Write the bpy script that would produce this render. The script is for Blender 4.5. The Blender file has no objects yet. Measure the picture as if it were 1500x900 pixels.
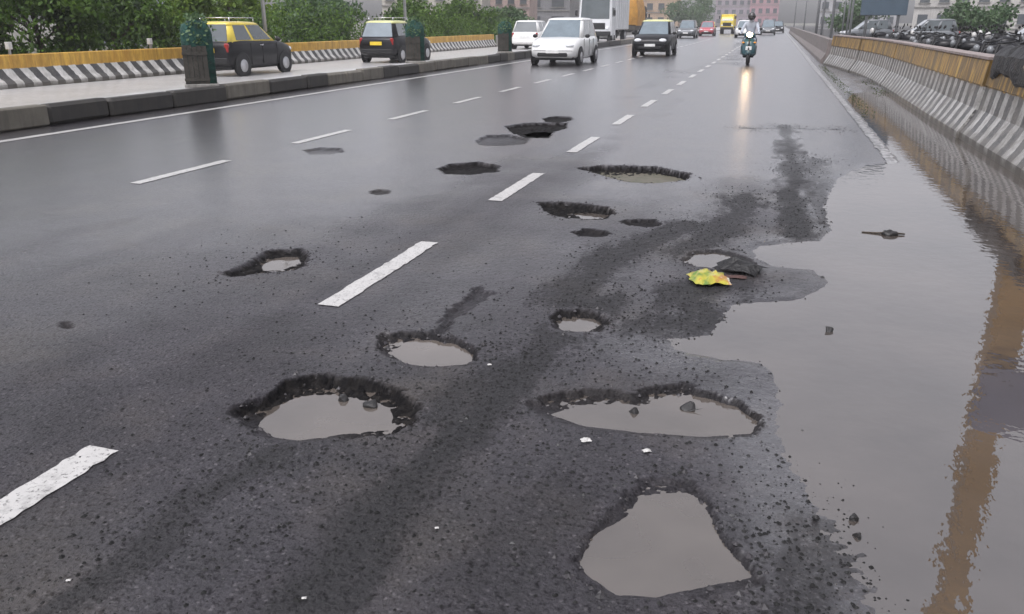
import bpy, math, random
import numpy as np
from mathutils import Vector, Matrix

random.seed(7); rng = np.random.default_rng(11)
S = bpy.context.scene
C = S.collection
R = math.radians

# ---------------------------------------------------------------- camera, sky, sun, exposure
cam_d = bpy.data.cameras.new('camera'); cam = bpy.data.objects.new('camera', cam_d); C.objects.link(cam)
cam_d.sensor_width = 36.0; cam_d.lens = 36.0*1210/1500
cam_d.clip_start = 0.05; cam_d.clip_end = 3000
cam.location = (0, 0, 1.4)
cam.rotation_euler = (R(90-19.015), 0, R(16.906))
S.camera = cam

world = bpy.data.worlds.new('World'); S.world = world; world.use_nodes = True
wn = world.node_tree; wn.nodes.clear()
wo = wn.nodes.new('ShaderNodeOutputWorld'); bg = wn.nodes.new('ShaderNodeBackground')
sky = wn.nodes.new('ShaderNodeTexSky'); sky.sky_type = 'NISHITA'; sky.sun_disc = False
SUN_EL, SUN_AZ = 62, 200
sky.sun_elevation = R(SUN_EL); sky.sun_rotation = R(SUN_AZ); sky.air_density = 1.0; sky.dust_density = 4.0; sky.ozone_density = 1.0
hs = wn.nodes.new('ShaderNodeHueSaturation'); hs.inputs['Saturation'].default_value = 0.10
tint = wn.nodes.new('ShaderNodeMix'); tint.data_type = 'RGBA'; tint.blend_type = 'MULTIPLY'; tint.inputs[0].default_value = 1.0
tint.inputs[7].default_value = (0.945, 0.937, 1.0, 1)
wn.links.new(sky.outputs[0], hs.inputs['Color']); wn.links.new(hs.outputs[0], tint.inputs[6])
wn.links.new(tint.outputs[2], bg.inputs[0]); bg.inputs[1].default_value = 0.15
wn.links.new(bg.outputs[0], wo.inputs[0])

sun_d = bpy.data.lights.new('sun', 'SUN'); sun_d.energy = 0.7; sun_d.angle = R(30); sun_d.color = (1.0, 0.97, 0.93)
sun = bpy.data.objects.new('sun', sun_d); C.objects.link(sun)
sun.rotation_euler = (R(90-SUN_EL), 0, R(180-SUN_AZ))
S.view_settings.view_transform = 'Standard'; S.view_settings.look = 'None'
S.view_settings.gamma = 1.0; S.view_settings.use_curve_mapping = False
S.view_settings.exposure = 0.70
S.cycles.max_bounces = 8; S.cycles.volume_bounces = 1; S.cycles.volume_step_rate = 4
S.cycles.use_denoising = True

# ---------------------------------------------------------------- helpers
def tag(o, label=None, cat=None, group=None, kind=None):
    if label: o['label'] = label
    if cat: o['category'] = cat
    if group: o['group'] = group
    if kind: o['kind'] = kind
    return o

def link(o, parent=None):
    C.objects.link(o)
    if parent is not None: o.parent = parent
    return o

def empty(name, loc=(0, 0, 0), rz=0.0):
    o = bpy.data.objects.new(name, None); o.empty_display_size = 0.2
    o.location = loc; o.rotation_euler = (0, 0, rz)
    return link(o)

class MB:
    """collects shapes for ONE mesh"""
    def __init__(s): s.v = []; s.f = []; s.sm = []
    def add(s, verts, faces, smooth=False):
        n = len(s.v); s.v += [tuple(p) for p in verts]
        for f in faces: s.f.append(tuple(i+n for i in f)); s.sm.append(smooth)
        return s
    def box(s, c, d, bev=0.0, rz=0.0):
        x, y, z = (q/2 for q in d)
        if bev <= 0:
            vs = [(sx*x, sy*y, sz*z) for sz in (-1, 1) for sx, sy in ((-1, -1), (1, -1), (1, 1), (-1, 1))]
            fs = [(0, 3, 2, 1), (4, 5, 6, 7), (0, 1, 5, 4), (1, 2, 6, 5), (2, 3, 7, 6), (3, 0, 4, 7)]
        else:
            b = min(bev, x*.9, y*.9, z*.9); vs = []; fs = []
            for (zz, k) in ((-z, b), (-z+b, 0), (z-b, 0), (z, b)):
                X, Y = x-k, y-k
                for px, py in ((-X+b*(k == 0), -Y), (X-b*(k == 0), -Y), (X, -Y+b*(k == 0)), (X, Y-b*(k == 0)), (X-b*(k == 0), Y), (-X+b*(k == 0), Y), (-X, Y-b*(k == 0)), (-X, -Y+b*(k == 0))):
                    vs.append((px, py, zz))
            for l in range(3):
                for i in range(8):
                    j = (i+1) % 8; fs.append((l*8+i, l*8+j, l*8+8+j, l*8+8+i))
            fs.append(tuple(range(7, -1, -1))); fs.append(tuple(range(24, 32)))
        ca, sa = math.cos(rz), math.sin(rz)
        return s.add([(c[0]+p[0]*ca-p[1]*sa, c[1]+p[0]*sa+p[1]*ca, c[2]+p[2]) for p in vs], fs)
    def loft(s, rings, cap=True, smooth=True, closed=True):
        n = len(rings[0]); vs = [p for r in rings for p in r]; fs = []
        for l in range(len(rings)-1):
            for i in range(n if closed else n-1):
                j = (i+1) % n; fs.append((l*n+i, l*n+j, l*n+n+j, l*n+n+i))
        if cap and closed:
            fs.append(tuple(range(n-1, -1, -1))); k = (len(rings)-1)*n; fs.append(tuple(range(k, k+n)))
        return s.add(vs, fs, smooth)
    def tube(s, pts, rad, n=8, cap=True):
        pts = [Vector(p) for p in pts]; rads = rad if isinstance(rad, (list, tuple)) else [rad]*len(pts)
        rings = []
        for i, p in enumerate(pts):
            t = (pts[min(i+1, len(pts)-1)]-pts[max(i-1, 0)]).normalized()
            a = Vector((0, 0, 1)) if abs(t.z) < .9 else Vector((1, 0, 0))
            u = t.cross(a).normalized(); w = t.cross(u)
            rings.append([tuple(p+(u*math.cos(2*math.pi*k/n)+w*math.sin(2*math.pi*k/n))*rads[i]) for k in range(n)])
        return s.loft(rings, cap)
    def lathe_x(s, prof, c=(0, 0, 0), n=20):
        """prof = (x, r); axis along x"""
        rings = [[(c[0]+x, c[1]+r*math.cos(2*math.pi*k/n), c[2]+r*math.sin(2*math.pi*k/n)) for k in range(n)] for x, r in prof]
        return s.loft(rings, True)
    def lathe_z(s, prof, c=(0, 0, 0), n=20):
        rings = [[(c[0]+r*math.cos(2*math.pi*k/n), c[1]+r*math.sin(2*math.pi*k/n), c[2]+z) for k in range(n)] for z, r in prof]
        return s.loft(rings, True)
    def ell(s, c, d, n=12, m=7):
        rings = []
        for i in range(m+1):
            a = -math.pi/2+math.pi*i/m; rr = max(math.cos(a), .02)
            rings.append([(c[0]+d[0]*rr*math.cos(2*math.pi*k/n), c[1]+d[1]*rr*math.sin(2*math.pi*k/n), c[2]+d[2]*math.sin(a)) for k in range(n)])
        return s.loft(rings, True)
    def mesh(s, name, mat):
        me = bpy.data.meshes.new(name); me.from_pydata(s.v, [], s.f)
        me.polygons.foreach_set('use_smooth', s.sm); me.materials.append(mat); me.update(); return me
    def build(s, name, mat, parent=None, loc=(0, 0, 0)):
        o = bpy.data.objects.new(name, s.mesh(name, mat)); o.location = loc
        return link(o, parent)

def copy_tree(o, parent=None):
    c = o.copy(); C.objects.link(c); c.parent = parent
    for ch in o.children: copy_tree(ch, c)
    return c

def grid_mesh(name, V, F, mat, attrs=None, smooth=True, normals=None):
    me = bpy.data.meshes.new(name)
    me.vertices.add(len(V)); me.vertices.foreach_set('co', np.ascontiguousarray(V, dtype=np.float32).ravel())
    me.loops.add(F.size); me.polygons.add(len(F))
    me.loops.foreach_set('vertex_index', F.ravel().astype(np.int32))
    me.polygons.foreach_set('loop_start', (np.arange(len(F))*F.shape[1]).astype(np.int32))
    me.polygons.foreach_set('use_smooth', np.full(len(F), smooth))
    me.update(calc_edges=True); me.validate()
    for k, a in (attrs or {}).items():
        at = me.attributes.new(k, 'FLOAT', 'POINT'); at.data.foreach_set('value', a.astype(np.float32))
    me.materials.append(mat)
    if normals is not None: me.normals_split_custom_set_from_vertices(normals.tolist())
    return me

def vnoise(x, y, seed=0):
    xi = np.floor(x).astype(np.int64); yi = np.floor(y).astype(np.int64); fx = x-xi; fy = y-yi
    def h(a, b):
        n = (a*374761393 + b*668265263 + seed*982451653) & 0x7fffffff
        n = ((n ^ (n >> 13))*1274126177) & 0x7fffffff
        return ((n ^ (n >> 16)) & 0xffff)/65535.0
    u = fx*fx*(3-2*fx); v = fy*fy*(3-2*fy)
    return (h(xi, yi)*(1-u)+h(xi+1, yi)*u)*(1-v)+(h(xi, yi+1)*(1-u)+h(xi+1, yi+1)*u)*v
def fbm(x, y, o=4, seed=0):
    a = 0.5; t = 0; n = 0
    for i in range(o): t = t+a*vnoise(x*2**i, y*2**i, seed+i*17); n += a; a *= .5
    return t/n-0.5
def sdist(x, y, poly):
    """signed distance, positive inside"""
    P = np.array(poly); n = len(P); m = np.full(x.shape, 1e9); ins = np.zeros(x.shape, bool)
    for i in range(n):
        a = P[i]; b = P[(i+1) % n]; e = b-a
        t = np.clip(((x-a[0])*e[0]+(y-a[1])*e[1])/(e@e), 0, 1)
        m = np.minimum(m, np.hypot(x-a[0]-e[0]*t, y-a[1]-e[1]*t))
        if a[1] != b[1]: ins ^= ((a[1] > y) != (b[1] > y)) & (x < (b[0]-a[0])*(y-a[1])/(b[1]-a[1])+a[0])
    return np.where(ins, m, -m)
def cells(x, y, sc, seed=0):
    """random value of the nearest jittered cell: blocky chunks"""
    X_, Y_ = x*sc, y*sc; xi = np.floor(X_).astype(np.int64); yi = np.floor(Y_).astype(np.int64); best = np.full(x.shape, 9.0); val = np.zeros(x.shape)
    def h(a, b, k):
        n = (a*374761393+b*668265263+(seed+k)*982451653) & 0x7fffffff; n = ((n ^ (n >> 13))*1274126177) & 0x7fffffff
        return ((n ^ (n >> 16)) & 0xffff)/65535.0
    for i in (-1, 0, 1):
        for j in (-1, 0, 1):
            a, b = xi+i, yi+j; d = np.hypot(a+h(a, b, 1)-X_, b+h(a, b, 2)-Y_); m = d < best; best = np.where(m, d, best); val = np.where(m, h(a, b, 3), val)
    return val-.5
def dline(x, y, pts):
    m = np.full(x.shape, 1e9)
    for a, b in zip(pts[:-1], pts[1:]):
        a = np.array(a); e = np.array(b)-a; t = np.clip(((x-a[0])*e[0]+(y-a[1])*e[1])/(e@e), 0, 1)
        m = np.minimum(m, np.hypot(x-a[0]-e[0]*t, y-a[1]-e[1]*t))
    return m
def sstep(a, b, x):
    t = np.clip((x-a)/(b-a), 0, 1); return t*t*(3-2*t)

# ---------------------------------------------------------------- materials
class NT:
    def __init__(s, name):
        s.m = bpy.data.materials.new(name); s.m.use_nodes = True; s.t = s.m.node_tree
        s.b = s.t.nodes['Principled BSDF']; s.geo = None
    def n(s, typ, **kw):
        o = s.t.nodes.new(typ)
        for k, v in kw.items():
            if k in o.inputs.keys(): o.inputs[k].default_value = v
            else: setattr(o, k, v)
        return o
    def l(s, a, b): s.t.links.new(a, b)
    def pos(s):
        if not s.geo: s.geo = s.n('ShaderNodeNewGeometry')
        return s.geo.outputs['Position']
    def scaled(s, vec, sc):
        m = s.n('ShaderNodeMapping'); m.inputs['Scale'].default_value = sc; s.l(vec, m.inputs[0]); return m.outputs[0]
    def noise(s, vec, scale, detail=3, rough=.55, out=0):
        o = s.n('ShaderNodeTexNoise'); o.inputs['Scale'].default_value = scale; o.inputs['Detail'].default_value = detail
        o.inputs['Roughness'].default_value = rough; s.l(vec, o.inputs['Vector']); return o.outputs[out]
    def ramp(s, f, pts):
        o = s.n('ShaderNodeValToRGB'); e = o.color_ramp.elements
        while len(e) < len(pts): e.new(.5)
        for q, (p, c) in zip(e, pts): q.position = p; q.color = (c if len(c) == 4 else (*c, 1)) if isinstance(c, tuple) else (c, c, c, 1)
        s.l(f, o.inputs[0]); return o.outputs[0]
    def mix(s, f, a, b, mode='MIX'):
        o = s.n('ShaderNodeMix'); o.data_type = 'RGBA'; o.blend_type = mode
        for k, q in ((0, f), (6, a), (7, b)):
            if isinstance(q, bpy.types.NodeSocket): s.l(q, o.inputs[k])
            elif k == 0: o.inputs[0].default_value = q
            else: o.inputs[k].default_value = (*q, 1)
        return o.outputs[2]
    def math(s, op, a, b=0.0, clamp=False):
        o = s.n('ShaderNodeMath'); o.operation = op; o.use_clamp = clamp
        for i, q in enumerate((a, b)):
            if isinstance(q, bpy.types.NodeSocket): s.l(q, o.inputs[i])
            else: o.inputs[i].default_value = q
        return o.outputs[0]
    def attr(s, name):
        o = s.n('ShaderNodeAttribute'); o.attribute_name = name; return o.outputs['Fac']
    def bump(s, h, dist, strength=1.0, target='Normal'):
        o = s.n('ShaderNodeBump'); o.inputs['Distance'].default_value = dist; o.inputs['Strength'].default_value = strength
        s.l(h, o.inputs['Height']); s.l(o.outputs[0], s.b.inputs[target]); return o
    def set(s, **kw):
        for k, v in kw.items():
            k = k.replace('_', ' ')
            if isinstance(v, bpy.types.NodeSocket): s.l(v, s.b.inputs[k])
            elif isinstance(v, tuple): s.b.inputs[k].default_value = (*v, 1) if len(v) == 3 else v
            else: s.b.inputs[k].default_value = v
        return s

def plain(name, col, rough=.5, metal=0.0, var=.15, scale=6, coat=0.0, bump=0.0):
    t = NT(name); p = t.n('ShaderNodeTexCoord').outputs['Object']
    f = t.noise(p, scale, 4)
    c = t.ramp(f, [(.3, tuple(q*(1-var) for q in col)), (.7, tuple(min(1, q*(1+var)) for q in col))])
    t.set(Base_Color=c, Roughness=rough, Metallic=metal, Coat_Weight=coat, Coat_Roughness=.08)
    if bump: t.bump(t.noise(p, scale*4, 4), bump)
    return t.m
def emit(name, col, st):
    t = NT(name); t.set(Base_Color=(.8, .8, .8), Emission_Color=col, Emission_Strength=st); return t.m

# wet asphalt
t = NT('wet_asphalt'); P = t.pos()
wet = t.attr('wet'); rav0 = t.attr('ravel'); hole = t.attr('hole'); film = t.attr('film')
bands = t.noise(t.scaled(P, (.75, .035, 1)), 1.0, 3)
patch = t.noise(P, .55, 5, .6)
grain = t.n('ShaderNodeTexVoronoi'); grain.inputs['Scale'].default_value = 62; t.l(P, grain.inputs['Vector'])
fine = t.noise(P, 130, 3, .75); mid = t.noise(P, 24, 5, .75); clump = t.noise(P, 46, 4, .7)
clump2 = t.noise(t.scaled(P, (1, .45, 1)), 15, 4, .7)
rav = t.math('MULTIPLY', rav0, t.ramp(t.math('ADD', t.math('ADD', t.math('MULTIPLY', clump, .5), t.math('MULTIPLY', clump2, .5)), t.math('MULTIPLY', rav0, .20)), [(.515, .05), (.60, 1.0)]))
stone = t.ramp(grain.outputs['Distance'], [(.0, 1.0), (.55, 0.0)])
colA = t.mix(t.ramp(fine, [(.34, 0.0), (.68, 1.0)]), (.007, .006, .008), (.040, .035, .043))
colB = t.mix(t.ramp(mid, [(.42, 0.0), (.70, .8)]), colA, (.036, .032, .039))
colB = t.mix(t.ramp(clump, [(.52, 0.0), (.62, .65)]), colB, (.009, .008, .010))
seps = t.n('ShaderNodeSeparateColor'); t.l(grain.outputs['Color'], seps.inputs[0])
pale = t.math('MULTIPLY', t.ramp(seps.outputs[0], [(.84, 0.0), (.92, 1.0)]), t.ramp(grain.outputs['Distance'], [(.25, .7), (.5, 0.0)]))
colC = t.mix(pale, colB, (.10, .092, .10))
brn = t.ramp(t.noise(P, 1.3, 4), [(.48, 0.0), (.66, .45)])
colD = t.mix(brn, colC, (.040, .033, .024))
blot = t.ramp(t.noise(P, 2.6, 5, .65), [(.34, .62), (.66, 1.35)])
colD = t.mix(1.0, colD, blot, 'MULTIPLY')
pit = t.ramp(clump, [(.535, 0.0), (.61, 1.0)])
pit2 = t.ramp(t.noise(P, 85, 3, .7), [(.54, 0.0), (.62, .5)])
pit = t.math('MAXIMUM', pit, pit2)
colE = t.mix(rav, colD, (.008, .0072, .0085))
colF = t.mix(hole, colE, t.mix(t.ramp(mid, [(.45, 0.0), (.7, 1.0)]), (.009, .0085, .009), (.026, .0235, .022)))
w0 = t.math('ADD', t.ramp(bands, [(.36, 0.0), (.62, .55)]), t.ramp(patch, [(.4, 0.0), (.65, .35)]))
w1 = t.math('ADD', w0, wet)
w2 = t.math('SUBTRACT', w1, t.math('ADD', t.math('MULTIPLY', rav, .95), t.math('MULTIPLY', hole, 1.5)), True)
nh = t.math('MULTIPLY', t.math('SUBTRACT', 1.0, t.math('MULTIPLY', hole, .9), True), t.math('SUBTRACT', 1.0, t.math('MULTIPLY', pit, t.math('SUBTRACT', .46, t.math('MULTIPLY', wet, .40), True))))
t.set(Base_Color=colF, Roughness=t.ramp(w2, [(0.0, .62), (1.0, .32)]), Specular_IOR_Level=t.math('MULTIPLY', nh, .5),
      Coat_Weight=t.math('MULTIPLY', nh, t.ramp(w2, [(0.0, .18), (1.0, .95)])), Coat_Roughness=t.ramp(w2, [(0.0, .45), (.6, .32), (1.0, .22)]), Coat_IOR=t.math('ADD', 1.42, t.math('MULTIPLY', film, .75)))
hgt = t.math('ADD', t.math('ADD', t.math('MULTIPLY', stone, .7), t.math('MULTIPLY', fine, .5)), t.math('MULTIPLY', clump, 1.2))
bn = t.bump(hgt, .007, .95); t.l(t.math('SUBTRACT', .95, t.math('MULTIPLY', hole, .6)), bn.inputs['Strength'])
cb = t.bump(t.math('ADD', t.math('MULTIPLY', mid, .8), t.math('MULTIPLY', stone, .35)), .0035, .38, 'Coat Normal')
M_ASPH = t.m

# muddy puddle water
def water(name, mud, rough=.015, ior=1.4):
    t = NT(name); P = t.pos()
    c = t.mix(t.ramp(t.noise(P, 1.1, 4), [(.3, 0.0), (.7, 1.0)]), tuple(q*.7 for q in mud), tuple(q*1.35 for q in mud))
    t.set(Base_Color=c, Roughness=.5, Specular_IOR_Level=.0, Coat_Weight=1.0, Coat_IOR=ior, Coat_Roughness=rough)
    w = t.math('ADD', t.noise(P, 9, 2), t.math('MULTIPLY', t.noise(t.scaled(P, (1, .6, 1)), 34, 2), .25))
    t.bump(w, .0026, .50, 'Coat Normal')
    return t.m
M_WATER = water('muddy_water', (.094, .080, .069), .012, 2.3)
M_PUDDLE = water('shallow_puddle_water', (.066, .055, .048), .012, 2.75)

# road paint, worn
t = NT('worn_white_paint'); P = t.pos()
w = t.ramp(t.math('ADD', t.noise(P, 38, 4, .7), t.math('MULTIPLY', t.noise(P, 3.0, 3), .5)), [(.56, 1.0), (.60, .9), (.92, .75)])
edge = t.math('MULTIPLY', t.ramp(t.noise(P, 70, 3, .7), [(.34, 0.0), (.44, 1.0)]), t.ramp(t.noise(P, 6, 5, .75), [(.30, .35), (.46, 1.0)]))
c = t.mix(edge, (.13, .125, .12), t.mix(t.noise(P, 14, 4), (.40, .39, .375), (.55, .54, .52)))
t.set(Base_Color=c, Roughness=.45, Coat_Weight=.4, Coat_Roughness=.2); t.bump(t.noise(P, 120, 3), .002, .5)
M_PAINT = t.m
t = NT('faded_edge_paint'); P = t.pos()
c = t.mix(t.ramp(t.noise(P, 9, 5, .7), [(.42, 0.0), (.58, 1.0)]), (.06, .058, .06), (.36, .355, .35))
t.set(Base_Color=c, Roughness=.4, Coat_Weight=.5, Coat_Roughness=.2); M_EDGE = t.m

def concrete(name, col, rough=.75, wetc=.3, dirt=(.05, .045, .035), scale=3.0):
    t = NT(name); P = t.pos()
    d = t.ramp(t.noise(P, scale, 6, .65), [(.38, 0.0), (.66, 1.0)])
    c = t.mix(d, tuple(.6*q+.4*w for q, w in zip(col, dirt)), col)
    st = t.ramp(t.noise(t.scaled(P, (3, 3, .25)), 3, 4), [(.45, 0.0), (.72, .6)])
    c = t.mix(st, c, dirt)
    t.set(Base_Color=c, Roughness=rough, Coat_Weight=wetc, Coat_Roughness=.25); t.bump(t.noise(P, 60, 4), .004, .5)
    return t.m
M_CONC = concrete('weathered_concrete', (.30, .29, .27))
M_KERB_D = concrete('kerb_black_paint', (.022, .020, .019), .7, .15, (.05, .045, .036))
M_KERB_L = concrete('kerb_bare_grey', (.17, .155, .125), .7, .2)
M_MEDIAN = concrete('median_slab', (.66, .65, .64), .35, .9, (.36, .35, .34), 1.2)
M_MUD = concrete('gutter_mud', (.085, .066, .042), .6, .6, (.035, .045, .018), 5)
M_YARD = concrete('dark_yard_tarmac', (.035, .033, .032), .8, .1, (.02, .02, .018), .6)
M_GROUND = concrete('packed_earth', (.12, .105, .08), .85, .2, (.05, .06, .03), .6)

# crash barrier paint: stripes along the wall and a yellow top band
def barrier_paint(name, period, ztop, faded, slant=0.0, fade_white=.62, dirtamt=.6, grime=.2, ys=1.0):
    t = NT(name); tc = t.n('ShaderNodeTexCoord').outputs['Object']
    sx = t.n('ShaderNodeSeparateXYZ'); t.l(t.pos(), sx.inputs[0])
    y, z = sx.outputs[1], sx.outputs[2]
    wob = t.math('MULTIPLY', t.math('SUBTRACT', t.noise(t.pos(), 5, 5, .7), .5), .13)
    s = t.math('ADD', t.math('MULTIPLY', t.math('MAXIMUM', t.math('SUBTRACT', z, .16), 0.0), slant), t.math('ADD', y, wob))
    k = t.math('FRACT', t.math('DIVIDE', s, period))
    st = t.ramp(k, [(0, 0.0), (.02, 1.0), (.48, 1.0), (.50, 0.0)])
    dirt = t.ramp(t.noise(t.scaled(t.pos(), (1.4, 1.4, .5)), 4, 6, .7), [(.36, 0.0), (.68, 1.0)])
    wht = t.mix(dirt, tuple(fade_white*q for q in (.6, .59, .55)), (fade_white, fade_white*.98, fade_white*.95))
    blk = t.mix(dirt, (.035, .035, .037), tuple(q*faded for q in (.22, .215, .22)))
    c = t.mix(st, blk, wht)
    c = t.mix(t.ramp(t.noise(t.pos(), 3.3, 6, .75), [(.42, 0.0), (.62, grime)]), c, (.15, .14, .125))
    c = t.mix(t.ramp(t.noise(t.pos(), 26, 5, .7), [(.58, 0.0), (.64, grime)]), c, (.20, .19, .175))
    yel = t.mix(dirt, (.46*ys, .24*ys, .03*ys), (.74*ys, .45*ys, .07*ys))
    yst = t.ramp(t.noise(t.scaled(t.pos(), (6, 6, .35)), 1.8, 4, .7), [(.44, 1.0), (.60, 0.0)])
    yel = t.mix(t.math('MULTIPLY', yst, dirtamt), yel, (.05, .032, .012))
    c = t.mix(t.ramp(t.math('ADD', z, t.math('MULTIPLY', wob, .4)), [(ztop-.006, 0.0), (ztop+.006, 1.0)]), c, yel)
    base = t.ramp(t.math('ADD', z, t.math('MULTIPLY', wob, 1.6)), [(.02, .85), (.17, 0.0)])
    c = t.mix(base, c, (.07, .06, .045))
    t.set(Base_Color=c, Roughness=.6, Coat_Weight=.35, Coat_Roughness=.25)
    t.bump(t.noise(t.pos(), 45, 4), .004, .5)
    return t.m
M_BARR = barrier_paint('right_barrier_paint', .40, .63, .42, 0.0, .50, .85, .8, .66)
M_BARL = barrier_paint('left_barrier_paint', .47, .42, .25, .55, .80, .25, .3)
M_COPING = concrete('barrier_coping', (.34, .27, .25), .7, .3)

M_BLACKCAR = plain('black_car_paint', (.004, .004, .006), .35, 0, .2, 3, .08); M_BLACKCAR.node_tree.nodes['Principled BSDF'].inputs['Specular IOR Level'].default_value = .3
M_YELLOW = plain('taxi_yellow_paint', (.72, .56, .07), .35, 0, .1, 3, .6)
M_YELLOWP = plain('pale_taxi_yellow', (.60, .60, .27), .4, 0, .1, 3, .4)
M_WHITECAR = plain('white_car_paint', (.78, .78, .76), .3, 0, .04, 3, .8)
M_REDCAR = plain('red_car_paint', (.42, .05, .07), .3, 0, .1, 3, .8)
M_GREYCAR = plain('grey_car_paint', (.13, .14, .15), .3, .3, .1, 3, .8)
M_BLUECAR = plain('blue_grey_paint', (.06, .10, .16), .3, .2, .1, 3, .8)
M_TEAL = plain('dark_teal_paint', (.012, .06, .075), .3, 0, .1, 3, .8)
M_GLASS = plain('car_glass', (.05, .065, .07), .05, 0, .2, 2, 1.0)
M_LAMP2 = plain('grey_lamp_glass', (.20, .21, .22), .15, 0, .2, 4, .5)
M_OFFW = plain('dull_white_plastic', (.50, .49, .47), .5, 0, .3, 12)
M_GLASSB = plain('blue_rear_glass', (.14, .18, .205), .08, 0, .2, 2, 1.0)
M_TYRE = plain('tyre_rubber', (.015, .015, .016), .7)
M_RIM = plain('wheel_rim_metal', (.45, .45, .46), .35, .7)
M_CHROME = plain('bright_metal', (.6, .6, .62), .25, .9)
M_BLKPL = plain('black_plastic', (.007, .007, .008), .6)
M_LAMP = plain('headlamp_glass', (.75, .77, .78), .1, 0, .05, 4, 1.0)
M_TAIL = plain('tail_lamp_red', (.28, .02, .02), .2, 0, .1, 4, .8)
M_PLATE_W = plain('number_plate_white', (.7, .7, .68), .4)
M_PLATE_Y = plain('number_plate_yellow', (.72, .52, .04), .4)
M_STEEL = plain('galvanised_steel', (.36, .37, .38), .5, .5, .2, 3)
M_BROWN = plain('brown_guard_paint', (.036, .032, .025), .7, 0, .35, 5, 0, .01)
M_NET = plain('green_shade_net', (.009, .055, .042), .75, 0, .5, 9, .0, .02)
M_ORANGE = plain('orange_tarpaulin', (.48, .24, .04), .65, 0, .25, 2, .0, .03)
M_TARP = plain('black_plastic_sheet', (.007, .0065, .007), .5, 0, .3, 6, .05, .02)
M_POST = plain('ochre_pillar_paint', (.24, .125, .02), .6, 0, .25, 2, .2)
M_SIGNB = plain('slate_blue_board', (.055, .085, .115), .5, 0, .12, 1.5)
M_SIGNR = plain('grey_blue_panel', (.10, .11, .17), .5, 0, .15, 1.5)
M_STONE = plain('wet_stone', (.014, .013, .013), .5, 0, .4, 25, .12, .004)
M_RUB = plain('asphalt_crumbs', (.030, .027, .030), .6, 0, .6, 25, .1)
M_WBIT = plain('white_litter', (.50, .49, .47), .6, 0, .1, 25)
M_SKIN = plain('skin', (.25, .14, .09), .5)
M_SHIRT = plain('pale_shirt', (.42, .45, .50), .85)
M_TROUS = plain('dark_blue_trousers', (.02, .035, .05), .8)
M_HELM = plain('dark_helmet', (.02, .015, .015), .25, 0, .1, 3, .8)
M_BARK = plain('tree_bark', (.07, .055, .04), .9, 0, .4, 8, 0, .03)

def leaf_mat(name, c1, c2):
    t = NT(name); oi = t.n('ShaderNodeObjectInfo')
    f = t.noise(t.pos(), 1.4, 4); c = t.ramp(f, [(.34, c1), (.66, c2)])
    t.set(Base_Color=c, Roughness=.5, Specular_IOR_Level=.35)
    tr = t.n('ShaderNodeBsdfTranslucent'); t.l(c, tr.inputs[0]); ms = t.n('ShaderNodeMixShader'); ms.inputs[0].default_value = .3
    out = t.t.nodes['Material Output']; t.l(t.b.outputs[0], ms.inputs[1]); t.l(tr.outputs[0], ms.inputs[2]); t.l(ms.outputs[0], out.inputs[0])
    return t.m
M_LEAF = leaf_mat('broadleaf_green', (.012, .036, .006), (.12, .22, .026))
M_LEAF2 = leaf_mat('yellow_green_leaf', (.045, .10, .012), (.19, .28, .035))
M_LEAF3 = leaf_mat('grey_green_leaf', (.040, .085, .035), (.12, .19, .085))
M_LEAFO = leaf_mat('ochre_leaf', (.14, .08, .015), (.33, .18, .03))
M_GRASS = leaf_mat('weed_green', (.03, .05, .012), (.08, .10, .03))

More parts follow.
